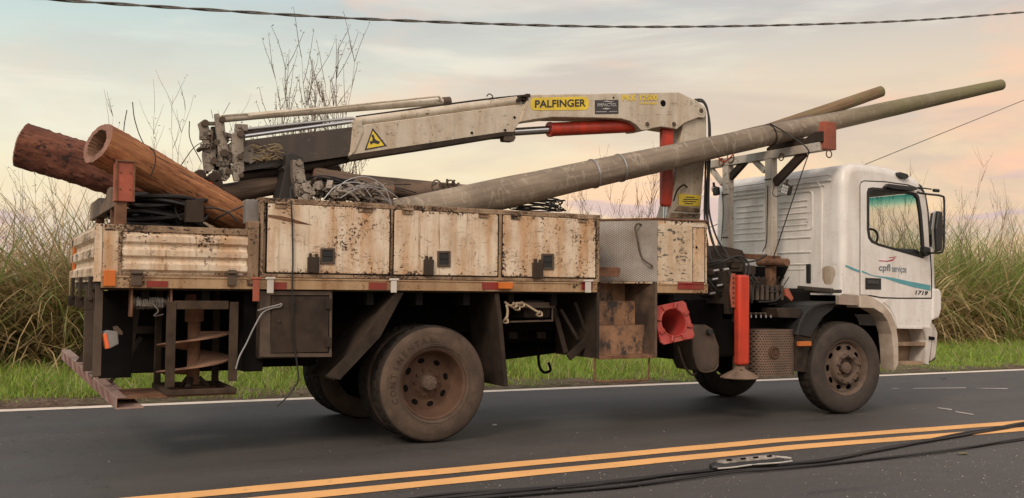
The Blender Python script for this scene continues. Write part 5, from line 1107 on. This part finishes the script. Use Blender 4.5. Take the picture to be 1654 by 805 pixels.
# posts at the bed corners and the rear bolster
MB().pbox(398, 322, 421, 362, .05, .16).build('stake', weather, T, .006, label='grey weathered stake next to the long locker')
MB().pbox(302, 323, 329, 360, .10, .20).build('stake', darksteel, T, .004, label='short dark steel stake in front of the hollow log')
XS = AY(186, 300, .0).x; XS2 = AY(218, 300, 0).x
k = MB(); k.box(XS, XS2, -.0, .015, AY(190, 325).z, AY(190, 258).z); k.box(XS, XS+.012, .015, .15, AY(190, 325).z, AY(190, 262).z); k.box(XS2-.012, XS2, .015, .15, AY(190, 325).z, AY(190, 258).z); k.box(XS+.012, XS2-.012, .015, .13, AY(190, 258).z-.012, AY(190, 258).z); k.build('rack_stop', rustred, T, .004, label='red end stop standing at the rear corner of the bed')
k = MB(); zt3, zb3 = AY(190, 258).z, AY(190, 325).z; k.box(XS, XS+.014, -.012, 0, zb3, zt3); k.box(XS2-.014, XS2, -.012, 0, zb3, zt3); k.box(XS+.014, XS2-.014, -.012, 0, zt3-.014, zt3)
for q in (.3, .7): k.lathe([(-.008, 0), (-.008, .007), (0, .007)], 8, (XS+.035, 0, zb3+(zt3-zb3)*q)); k.lathe([(-.008, 0), (-.008, .007), (0, .007)], 8, (XS2-.035, 0, zb3+(zt3-zb3)*q))
k.build('stop_rim', rust, T, .002)
k = MB(); k.box(XS+.01, XS2-.05, .02, .12, 1.79, AY(190, 322).z); k.build('stop_leg', rust, T, .004)
zq = AY(190, 330).z
k = MB(); zt2 = AY(186, 296).z
sad = [(.12, zq), (.12, zt2+.02), (.18, zt2-.02), (.30, zt2-.06), (.45, zt2-.04), (.55, zt2+.02), (.75, zt2+.02), (.9, zt2-.05), (1.15, zt2-.07), (1.4, zt2), (1.9, zt2), (2.2, zt2), (2.2, zq)]
k.prism([(XS+.02, a, b) for a, b in sad], (.10, 0, 0)); k.build('rear_bolster', mat_simple('brown_scraped_bolster', (.22, .15, .10), .8, var=.4, dirt=(.08, .05, .035)), T, .006)
k = MB(); k.box(XS+.03, XS+.10, .5, .58, 1.36, zq); k.box(XS+.03, XS+.10, 1.7, 1.78, 1.36, zq); k.box(XS+.03, XS+.1, .12, .2, 1.36, zq); k.each(1, 'bolster_leg', rust, T)

# ================================================================== LOAD
def alongz(name, p, q, r0, r1, mat, n=28, seg=24, bulge=0, rough_=0, ends=None, hollow=0, parent=None, sag=0, endmat=None):
    """tapered round member whose local z is its long axis; returns object"""
    p = Vector(p); q = Vector(q); ln = (q-p).length; k = MB()
    nz = [[random.uniform(-1, 1) for _ in range(n)] for _ in range(seg+1)]
    ph = [random.uniform(0, 6.28) for _ in range(6)]
    def rad(t, j):
        a = 2*math.pi*j/n; s = sum(math.sin((i+2)*a+ph[i]+t*ln*(1.5+i))*.25 for i in range(4)); return (r0+(r1-r0)*t)*(1+rough_*(s*.6+nz[int(t*seg)][j]*.35))
    prof = [i/seg for i in range(seg+1)]
    for t in prof:
        for j in range(n):
            a = 2*math.pi*j/n; k.v.append(Vector((rad(t, j)*math.cos(a), rad(t, j)*math.sin(a)+sag*4*t*(1-t), (t-.5)*ln)))
    for i in range(seg):
        for j in range(n): k.f.append((i*n+j, i*n+(j+1) % n, (i+1)*n+(j+1) % n, (i+1)*n+j)); k.mi.append(0)
    if hollow:
        b = len(k.v); h0 = hollow
        for (z, rr, jit) in ((0, h0, .08), (.06, h0*.93, .05), (.5, h0*.88, .05), (1.1, h0*.85, .03)):
            for j in range(n): a = 2*math.pi*j/n; f = rr*(1+random.uniform(-jit, jit)); k.v.append(Vector((f*math.cos(a)+.1*h0, f*math.sin(a), -.5*ln+z)))
        for j in range(n): k.f.append((j, (j+1) % n, b+(j+1) % n, b+j)); k.mi.append(1)
        for i in range(3):
            for j in range(n): k.f.append((b+i*n+j, b+i*n+(j+1) % n, b+(i+1)*n+(j+1) % n, b+(i+1)*n+j)); k.mi.append(2)
        k.f.append(tuple(b+3*n+j for j in range(n))); k.mi.append(2)
    else:
        # slightly rounded end
        b = len(k.v)
        for j in range(n): v = k.v[j]; k.v.append(Vector((v.x*.86, v.y*.86, v.z-r0*.08)))
        for j in range(n): k.f.append((j, (j+1) % n, b+(j+1) % n, b+j)); k.mi.append(1)
        k.f.append(tuple(b+j for j in range(n))); k.mi.append(1)
    b = len(k.v)
    for j in range(n): v = k.v[seg*n+j]; k.v.append(Vector((v.x*.85, v.y*.85, v.z+r1*.12)))
    for j in range(n): k.f.append((seg*n+j, seg*n+(j+1) % n, b+(j+1) % n, b+j)); k.mi.append(1)
    k.f.append(tuple(b+j for j in range(n))); k.mi.append(1)
    em = endmat or mat
    o = k.build(name, [mat, em, loghol], None, local=True, smooth=True)
    o.location = (p+q)/2; o.rotation_euler = (q-p).to_track_quat('Z', 'Y').to_euler(); WLOC[o.name] = (p+q)/2
    return o
# the long pole over the cab
pa = AY(800, 315.5, .70); pb = AY(1290, 208.5, .42); dd = (pb-pa).normalized()
# ends: solve along the line for the seen ends
def at_px(px):
    lo, hi = -6.0, 12.0
    for _ in range(60):
        m = (lo+hi)/2; v = pa+dd*m-CAM; x = 827+FPX*v.dot(_R)/v.dot(_F)
        if x < px: lo = m
        else: hi = m
    return pa+dd*m
e0 = at_px(612); e1 = at_px(1617)
PO = alongz('utility_pole', e0, e1, .170, .069, polem, 40, 60, rough_=.05, sag=.0)
tag(PO, 'long grey utility pole running from the bed up over the cab roof', 'pole', 'utility poles loaded on the truck')
u_ = PO.rotation_euler.to_matrix()
# steel bands round it
ln_ = (e1-e0).length
for px in (958, 1001, 1243):
    p = at_px(px); t = (p-e0).length/ln_; r = .170+(.069-.170)*t
    k = MB(); z = (t-.5)*ln_; k.lathe([(z-.008, r*1.03+.003), (z-.008, r*1.045+.005), (z+.008, r*1.045+.005), (z+.008, r*1.03+.003)], 36, (0, 0, 0), 'z')
    o = k.build('pole_band', wirem if px < 1200 else darksteel, PO, local=True)
# second pole behind it
f1 = AY(1423, 148, .80); f2 = AY(1150, 242, 1.0)
o = alongz('utility_pole', AY(960, 282, .95), AY(1308, 196.5, .75), .115, .085, darkpolem, 28, 40, rough_=.04); tag(o, 'pole almost hidden behind the upper edge of the long grey pole', 'pole', 'utility poles loaded on the truck')
o = alongz('utility_pole', f2, f1, .080, .070, pole2m, 28, 40, rough_=.04); tag(o, 'shorter brown mossy pole poking out behind the long grey pole', 'pole', 'utility poles loaded on the truck')
o = alongz('utility_pole', AY(585, 300, 1.35), AY(800, 316, 1.1), .105, .085, mat_simple('brown_pole_wood', (.20, .14, .10), .85, var=.35, scale=8, bump=.5, dirt=(.10, .07, .05)), 24, 16, rough_=.05); tag(o, 'brown pole lying low in the bed left of the long grey pole', 'pole', 'utility poles loaded on the truck')
o = alongz('utility_pole', AY(320, 322, 1.0), AY(545, 280, 1.3), .095, .085, darkpolem, 24, 16, rough_=.04); tag(o, 'dark brown pole lying under the tip of the crane boom', 'pole', 'utility poles loaded on the truck')
o = alongz('utility_pole', AY(505, 293, 1.15), AY(632, 313, 1.0), .14, .12, darkpolem, 24, 16, rough_=.10, endmat=logend); tag(o, 'short dark splintered pole stub under the loose wires', 'pole', 'utility poles loaded on the truck')
# two big logs at the tail
o = alongz('wooden_log', AY(158, 231, .22), AY(392, 358, .85), .167, .150, loga, 56, 44, rough_=.085, hollow=.112, endmat=logend); tag(o, 'stripped orange brown log with a hollow end resting on the rear bolster', 'log', 'thick logs sticking out over the tail of the bed')
o = alongz('wooden_log', AY(36, 234, 1.28), AY(300, 318, .98), .188, .172, logb, 56, 50, rough_=.13, endmat=logend); tag(o, 'dark red brown log with rough pitted bark, behind the hollow one', 'log', 'thick logs sticking out over the tail of the bed')
# coils and wires in the bed
def coil(name, c, rx, rz, n, r, mat, label, cat, jitter=.03, flat=.4, group=None, seg=40, tilt=(0, 0, 0)):
    k = MB(); E_ = Matrix.Rotation(tilt[0], 3, 'X') @ Matrix.Rotation(tilt[1], 3, 'Y')
    pts = []; 
    for i in range(n*seg):
        t = 2*math.pi*i/seg; w = i/seg; a = 1+.12*math.sin(w*2.3)+.05*math.sin(t*3+w)
        pts.append(Vector(c)+E_ @ Vector((rx*a*math.cos(t)+jitter*math.sin(w*5), flat*rx*a*math.sin(t)+jitter*math.cos(w*3.7), rz*math.sin(w*2.7+.6*math.sin(t)))))
    k.tube(pts, r, 6); o = k.build(name, mat, smooth=True); return tag(o, label, cat, group)
CG_ = 'cable coils lying in the bed'
coil('cable_coil', AY(868, 331, .95), .26, .055, 11, .006, hose_m, 'tangled dark cable coil bulging out behind the long grey pole above the locker', 'cable coil', .03, .6, CG_)
coil('cable_coil', AY(262, 347, .55), .30, .13, 16, .016, hose_m, 'thick black hose coil in the rear of the bed under the hollow log', 'cable coil', .02, .8, CG_)
coil('cable_coil', AY(236, 345, 1.0), .26, .14, 14, .018, hose_m, 'black hose coil beside the rear bolster', 'cable coil', .02, .8, CG_)
def wires(name, lists, r, mat, label, cat, y=None):
    k = MB()
    for l in lists: k.tube(bez([AY(*q) for q in l], 7), r, 6)
    return tag(k.build(name, mat, smooth=True), label, cat)
wires('loose_wires', [[(540, 310, .5), (560, 292, .5), (590, 286, .5), (618, 300, .5), (632, 328, .5)], [(550, 320, .45), (575, 306, .45), (605, 305, .45), (632, 330, .45)], [(556, 308, .5), (590, 300, .5), (625, 308, .5), (650, 326, .5)], [(520, 325, .4), (545, 300, .4), (580, 296, .4), (600, 318, .4)]], .005, wirem, 'pale loose wires arching over the dark pole stub', 'wires')
k = MB()
for j in range(16):
    x0_ = 500+j*8.5; k.tube(bez([AY(x0_-40, 290+random.uniform(-8, 14), 1.0), AY(x0_, 284+random.uniform(-2, 10)+j*.8, .93), AY(x0_+45, 294+random.uniform(-4, 14)+j*.5, .92)], 5), .006, 5)
tag(k.build('cable_bundle', hose_m, smooth=True), 'bundle of thin black cables lying along the dark pole stub', 'cables')
# hardware heap
k = MB()
for j in range(70):
    p = AY(random.uniform(486, 625), random.uniform(298, 330), random.uniform(.55, .8)); a = random.uniform(0, 3.1); l = random.uniform(.03, .10); q = Vector((math.cos(a)*l, random.uniform(-.05, .05), math.sin(a)*l*.5)); k.beam(p-q, p+q, random.uniform(.02, .06), random.uniform(.01, .03))
for j in range(7): p = AY(random.uniform(490, 560), random.uniform(298, 322), .6); k.lathe([(-.02, .02), (-.02, .04), (.02, .04), (.02, .02)], 10, p)
k.tube(bez([AY(540, 300, .5), AY(545, 308, .5), AY(565, 312, .5), AY(580, 325, .5)], 5), .014, 8)
o = k.build('pole_hardware', boom_end, bevel=.004); tag(o, 'heap of greasy pole clamps and brackets next to the boom rest', 'hardware')
k = MB()
for j in range(12):
    p = AY(random.uniform(700, 738), random.uniform(294, 312), 1.0); a = random.uniform(0, 3.1); l = random.uniform(.03, .06); q = Vector((math.cos(a)*l, 0, math.sin(a)*l)); k.beam(p-q, p+q, .03, .016)
for px in (705, 728): c = AY(px, 301, .98); k.tube([c+Vector((.05*math.cos(t), 0, .06*math.sin(t))) for t in [2*math.pi*i/14 for i in range(15)]], .008, 6)
tag(k.build('pole_clamp', greysteel, bevel=.003), 'grey bolted clamp sitting on the low brown pole', 'clamp')
k = MB(); c = AY(330, 290, .9)
for (px, py, r) in ((322, 284, .05), (345, 288, .05), (350, 298, .045)): k.lathe([(-.06, 0), (-.06, r), (.06, r), (.06, 0)], 14, AY(px, py, .85))
k.beam(AY(315, 286, .85), AY(358, 296, .85), .08, .05); o = k.build('chainsaw', darksteel, bevel=.01); tag(o, 'dark small motor tool lying behind the hollow log below the boom tip', 'tool')
MB().box(AY(338, 296, .84).x, AY(352, 296, .84).x, .80, .84, AY(340, 302, .84).z, AY(340, 291, .84).z).build('housing', redp, o, .008)
# straw snagged on the boom
k = MB()
for j in range(60):
    p = AY(random.uniform(402, 452), random.uniform(236, 262), YB0-random.uniform(.0, .05)); a = random.uniform(-.6, .9); l = random.uniform(.05, .16); q = Vector((math.cos(a)*l, random.uniform(-.03, .0), math.sin(a)*l*.6)); k.tube([p-q*.5, p+Vector((0, -.02, .02)), p+q*.5], .0035, 4)
tag(k.build('snagged_straw', dryleaf), 'tuft of dry straw snagged on the dark boom beside its tip', 'straw')
# loop of wire round hollow log
wires('tie_wire', [[(270, 262, .45), (279, 285, .42), (276, 318, .40), (283, 330, .35), (294, 328, .3), (292, 324, .3), (284, 330, .3), (285, 345, .3), (293, 356, .25)]], .006, darksteel, 'bent tie wire hanging off the middle of the hollow log', 'wire')
wires('tie_wire', [[(236, 236, .35), (248, 244, .26), (251, 262, .20), (243, 286, .18)]], .006, darksteel, 'dark wire band around the hollow log near its open end', 'wire')
wires('bent_rods', [[(214, 165, 1.0), (218, 195, 1.0), (232, 232, 1.0), (262, 268, 1.0), (276, 300, .9)], [(205, 178, 1.2), (201, 200, 1.2), (200, 212, 1.2)], [(306, 196, 1.1), (307, 225, 1.1), (325, 262, 1.0)], [(292, 268, .9), (312, 240, .95), (330, 228, 1.0)]], .004, darksteel, 'thin bent rods rising between the two logs and the boom tip', 'rods')
wires('black_strap', [[(330, 336, .12), (350, 337, .08), (370, 345, .06), (384, 358, .04)], [(345, 356, .3), (365, 345, .2), (400, 330, .15)]], .007, hose_m, 'black cable looped over the lower end of the hollow log', 'cable')
wires('hanging_cable', [[(480, 290, .6), (470, 305, .3), (470, 325, -.03), (472, 360, -.045), (473, 420, -.05), (472, 470, -.05), (473, 540, -.03), (480, 590, -.03), (481, 615, -.03), (465, 640, -.03), (447, 657, -.03)]], .007, hose_m, 'thin black cable hanging down across the first locker door', 'cable')
wires('tie_wire', [[(416, 502, -.03), (432, 497, -.03), (449, 493, -.03), (455, 491, -.03), (452, 496, -.03), (440, 498, -.03), (424, 506, -.03), (410, 530, -.03), (398, 555, -.03), (387, 576, -.03), (381, 596, -.03)]], .006, wirem, 'pale steel wire hooked beside the dark lower locker', 'wire')
wires('rack_line', [[(1307, 246, .2), (1290, 295, .3), (1268, 360, .5), (1248, 420, .7)], [(1244, 200, .3), (1270, 215, .3), (1300, 236, .1), (1308, 248, .1)]], .007, hose_m, 'dark line tied from the front rack down behind the cab', 'line')
wires('red_strap', [[(1160, 254, 1.6), (1168, 262, 1.6), (1178, 256, 1.5), (1184, 250, 1.4)]], .009, redp, 'short red strap knotted on the far end of the rack beam', 'strap')
# rope with knots under the deck
k = MB(); k.tube(bez([AY(815, 488, .06), AY(825, 494, .05), AY(835, 490, .04), AY(848, 492, .05), (AY(860, 499, .05)), AY(872, 506, .05)], 8), .011, 8); k.tube(bez([AY(818, 492, .05), AY(820, 505, .05), AY(817, 518, .05)], 6), .012, 8)
for (px, py) in ((817, 518), (872, 507), (830, 493), (843, 492), (836, 497)):
    c = AY(px, py, .045); k.tube([c+Vector((.022*math.cos(t)+.006*math.sin(3*t), .02*math.sin(2*t), .022*math.sin(t))) for t in [2*math.pi*i/20*1.9 for i in range(20)]], .009, 7)
tag(k.build('knotted_rope', rope_m, smooth=True), 'tan knotted rope tied to the hanger frame in front of the rear wheel', 'rope')
# traffic cone stowed with its square base towards us
def cone():
    c = AY(1088, 521, -.02); ax = Vector((.15, .93, -.20)).normalized(); ux = Vector((1, -.1, .18)); ux = (ux-ax*ux.dot(ax)).normalized(); uz = ux.cross(ax); uz = uz if uz.z > 0 else -uz
    t = thing('traffic_cone', 'faded red traffic cone stowed on its side with its square base facing out', 'traffic cone', c)
    def Pp(a, b, d): return c+ux*a+uz*b+ax*d
    s = .192; cut = .028
    o_ = [(-s+cut, -s), (s-cut, -s), (s, -s+cut), (s, s-cut), (s-cut, s), (-s+cut, s), (-s, s-cut), (-s, -s+cut)]
    h = [(.135*math.cos(2*math.pi*i/32), .135*math.sin(2*math.pi*i/32)) for i in range(32)]
    k = MB(); k.prism([Pp(a, b, 0) for a, b in o_], ax*.03, [[Pp(a, b, 0) for a, b in h]]); k.build('cone_base', conem, t, .006)
    k = MB(); n = 32
    rg = [(.150, -.004), (.14, -.010), (.133, -.002), (.12, .15), (.09, .35), (.06, .55), (.04, .66)]
    for (r, d) in rg:
        for j in range(n): a = 2*math.pi*j/n; k.v.append(Pp(r*math.cos(a), r*math.sin(a), d))
    for i in range(len(rg)-1):
        for j in range(n): k.f.append((i*n+j, i*n+(j+1) % n, (i+1)*n+(j+1) % n, (i+1)*n+j)); k.mi.append(0)
    k.build('cone_body', conem, t, smooth=True)
    k = MB()
    for j in range(8):
        a = 2*math.pi*(j+.5)/8; k.beam(Pp(.14*math.cos(a), .14*math.sin(a), -.018), Pp(.20*math.cos(a), .20*math.sin(a), -.018), .018, .036)
    k.each(1, 'base_rib', conem, t, bevel=.003)
cone()
# earth auger standing in the cage
def auger():
    c = AY(313, 560, .36); t = thing('earth_auger', 'rusty earth auger with spiral blades stowed upright in the rear cage', 'auger', (c.x, c.y, .51))
    k = MB(); k.tube([(c.x, c.y, .55), (c.x, c.y, 1.22)], .05, 16); k.tube([(c.x, c.y, 1.05), (c.x, c.y, 1.27)], .075, 16); k.build('shaft', rust, t, smooth=True)
    k = MB(); n = 60; tr = 1.6; R0 = .285
    for i in range(n+1):
        a = 2*math.pi*tr*i/n+2.3; z = .62+.34*i/n
        for (r, dz) in ((.045, 0), (R0, 0), (R0, .012), (.045, .012)): k.v.append(Vector((c.x+r*math.cos(a), c.y+r*math.sin(a), z+dz)))
    for i in range(n):
        for j in range(4): k.f.append((4*i+j, 4*i+(j+1) % 4, 4*(i+1)+(j+1) % 4, 4*(i+1)+j)); k.mi.append(0)
    k.f += [(0, 1, 2, 3), tuple(4*n+j for j in (3, 2, 1, 0))]; k.mi += [0, 0]
    k.build('spiral_blade', mat_simple('light_rust_blade', (.25, .14, .09), .8, var=.3, bump=.4), t)
    k = MB(); 
    for j in range(3): a = 2.1*j; k.beam((c.x+.05*math.cos(a), c.y+.05*math.sin(a), .60), (c.x+.12*math.cos(a), c.y+.12*math.sin(a), .53), .04, .03)
    k.build('cutting_tooth', darksteel, t)
auger()
# dark tyre lying behind the cage floor
k = MB(); k.lathe([(-.13, .30), (-.14, .36), (-.12, .44), (-.08, .47), (.08, .47), (.12, .44), (.14, .36), (.13, .30)], 72, AY(250, 578, 1.15)+Vector((.15, 0, .32)), 'y', lug=lambda i, j: (-.018 if (j//2) % 2 else 0) if i in (3, 4) else 0)
tag(k.build('spare_tyre', mat_simple('black_tyre', (.02, .018, .017), .8), smooth=True), 'black spare tyre with chunky tread slung behind the auger cage', 'tyre')

# ================================================================== cables in the air and on the road
def twisted(name, pts, r, rr, pitch, label, n=2):
    P = bez(pts, 60); k = MB(); s = 0; L2 = [0]
    for i in range(1, len(P)): s += (P[i]-P[i-1]).length; L2.append(s)
    for j in range(n):
        q = []
        for i, p in enumerate(P):
            t = (P[min(i+1, len(P)-1)]-P[max(0, i-1)]).normalized(); u = t.cross(Vector((0, 0, 1))).normalized(); w = u.cross(t); a = 2*math.pi*(L2[i]/pitch+j/n); q.append(p+(u*math.cos(a)+w*math.sin(a))*rr)
        k.tube(q, r, 5)
    return tag(k.build(name, cablem, smooth=True), label, 'cable')
tw = [(90, 0), (320, 15), (590, 31), (900, 42), (1100, 43.5), (1300, 40), (1480, 33), (1654, 20)]
tp = [AY(a, b, 4.6) for a, b in tw]; dL = (tp[0]-tp[1]).normalized(); dR = (tp[-1]-tp[-2]).normalized(); a0, a1 = tp[0], tp[-1]
tp = [a0+dL*q+Vector((0, 0, .004*q*q)) for q in (9, 6, 4, 2)]+tp+[a1+dR*q+Vector((0, 0, .002*q*q)) for q in (3, 6, 10, 15)]
twisted('overhead_cable', tp, .011, .011, 1.05, 'twisted grey overhead cable sagging across the top of the picture')
k = MB(); w0 = AY(1654, 162, 14); w1 = AY(1150, 366, 14); g2 = (w0-w1); k.tube([w1-g2*.55, w0+g2*.9], .014, 6); tag(k.build('guy_wire', cablem, smooth=True), 'single straight thin wire rising to the right behind the cab', 'wire')

def gpt(px, py, z=.012): return AZ(px, py, z)
k = MB()
main = [(300, 848), (560, 822), (700, 803), (860, 790), (1000, 776), (1100, 765), (1180, 757), (1260, 751), (1340, 742), (1450, 721), (1560, 702), (1654, 684), (1760, 664)]
for j in range(6):
    off = [random.uniform(-2.2, 2.2) for _ in main]; sp2 = [1+.8*(abs(x-1180) > 300) for x, _ in main]
    k.tube(bez([gpt(x, y+o*s_, .010+.007*(j % 2)) for (x, y), o, s_ in zip(main, off, sp2)], 14), .007 if j < 4 else .010, 6)
sec = [(300, 852), (560, 826), (800, 803), (1000, 786), (1180, 762), (1260, 756), (1400, 742), (1520, 728), (1654, 709), (1760, 695)]
for j in range(4):
    k.tube(bez([gpt(x, y+random.uniform(-2, 2), .009+.008*(j % 2)) for x, y in sec], 14), .008, 6)
RC = k.build('fallen_cables', hose_m, smooth=True); tag(RC, 'bundle of dark cables lying on the asphalt across the yellow lines', 'cables')
# splice closure on the cables
a = gpt(1150, 752, .05); b = gpt(1262, 741, .05); d = (b-a).normalized(); side = Vector((d.y, -d.x, 0))
t = thing('cable_splice_case', 'pale worn cable splice case lying in the cable bundle on the road', 'splice case', (a+b)/2*1.0)
def capsule(r0, h0, mat, nm, zoff, sc):
    k = MB(); n = 16; rings_ = [(0, .3), (.03, .8), (.08, 1), (.85, 1), (.95, .75), (1, .35)]
    for (u, f) in rings_:
        c = a.lerp(b, .5+(u-.5)*sc)
        for j in range(n): an = 2*math.pi*j/n; k.v.append(Vector((c.x, c.y, 0))+side*(r0*f*math.cos(an))+Vector((0, 0, zoff+h0*f*math.sin(an))))
    for i in range(len(rings_)-1):
        for j in range(n): k.f.append((i*n+j, i*n+(j+1) % n, (i+1)*n+(j+1) % n, (i+1)*n+j)); k.mi.append(0)
    k.f += [tuple(range(n))[::-1], tuple((len(rings_)-1)*n+j for j in range(n))]; k.mi += [0, 0]; return k.build(nm, mat, t, smooth=True)
capsule(.042, .022, mat_simple('scuffed_case_cover', (.42, .38, .34), .6, var=.4, scale=14, bump=.4, dirt=(.12, .10, .08), dirt_amt=.9), 'case_cover', .066, .86); capsule(.060, .034, blackp, 'case_base', .036, 1.03)
MB().tube([a.lerp(b, u)+side*(.066+.012*math.sin(u*9))+Vector((0, 0, -.012)) for u in [i/14 for i in range(16)]], .006, 6).build('case_strap', whitetape, t, smooth=True)
MB().beam(a.lerp(b, .80)+Vector((0, 0, .03)), a.lerp(b, 1.12)+Vector((0, 0, .0)), .05, .012).build('cover_flap', whitetape, t, .003)
k = MB()
for u in (.2, .4, .58, .78): c = a.lerp(b, u); c.z = .085; k.beam(c-d*.022+side*.030, c+d*.022+side*.030, .012, .012)
k.each(1, 'case_clip', black_m, t)
MB().tube(bez([Vector((a.x, a.y, .02)), a-d*.3-side*.02+Vector((0, 0, -.035)), gpt(1000, 779), gpt(900, 789)], 8), .008, 6).build('case_lead', hose_m, t, smooth=True)
# leaf and bits on the road
def leaf(px, py, s, name, mat, label, cat):
    c = gpt(px, py, .006); k = MB(); pts = []
    for i in range(9): an = 2*math.pi*i/9; rr = s*(1 if i % 2 else .6)*random.uniform(.7, 1.1); pts.append(c+Vector((rr*math.cos(an), rr*.6*math.sin(an), random.uniform(0, .012))))
    m = len(pts); k.add(pts+[c+Vector((0, 0, .012))], [(i, (i+1) % m, m) for i in range(m)]); tag(k.build(name, mat), label, cat)
leaf(1556, 733, .085, 'dry_leaf', mat_simple('olive_leaf', (.14, .13, .07), .8), 'flat dry leaf on the asphalt near the right edge', 'leaf')
leaf(799, 687, .05, 'paper_scrap', whitetape, 'pale scrap on the road just right of the rear wheel', 'litter')
leaf(1524, 612, .09, 'twig_bit', darksteel, 'dark scrap on the road to the right of the front wheel', 'litter')
leaf(47, 675, .045, 'pebble_bit', darksteel, 'dark pebble on the road near the left edge', 'litter')
leaf(1124, 605, .05, 'leaf_scrap', dryleaf, 'small dry leaf at the road edge', 'leaf')
# small pale pebbles / grit
k = MB()
for j in range(3200):
    if random.random() < .75: x = random.uniform(-3, 8); y = random.uniform(-4.8, -1.7)
    else: x = random.uniform(-5, 14); y = random.uniform(-1, 3.6)
    s = random.uniform(.0015, .0045)*random.choice([1, 1, 1.6]); c = Vector((x, y, .003)); an = random.uniform(0, 6)
    q = [c+Vector((s*math.cos(an+t), s*math.sin(an+t), 0)) for t in (0, 1.6, 3.1, 4.7)]; k.add(q+[c+Vector((0, 0, s*.8))], [(0, 1, 4), (1, 2, 4), (2, 3, 4), (3, 0, 4)])
stuff(k.build('road_grit', mat_simple('pale_grit', (.36, .32, .27), .8, var=.4)), 'scattered pale grit on the asphalt', 'grit')
# chalky scuff marks on the lane
for (pts) in ([(1475, 627), (1560, 626), (1560, 627.4), (1475, 628)], [(1575, 627), (1628, 627), (1628, 628.5), (1590, 628)], [(1514, 658), (1538, 661), (1537, 663), (1515, 659.5)], [(1543, 664), (1573, 669), (1572, 670.5), (1543, 666)], [(1440, 627), (1452, 627), (1452, 628), (1440, 628)]):
    k = MB(); k.add([gpt(a_, b_, .004) for a_, b_ in pts], [(0, 1, 2, 3)]); struct(k.build('road_scuff', mat_line('scuff_white', (.40, .36, .34), .95)))
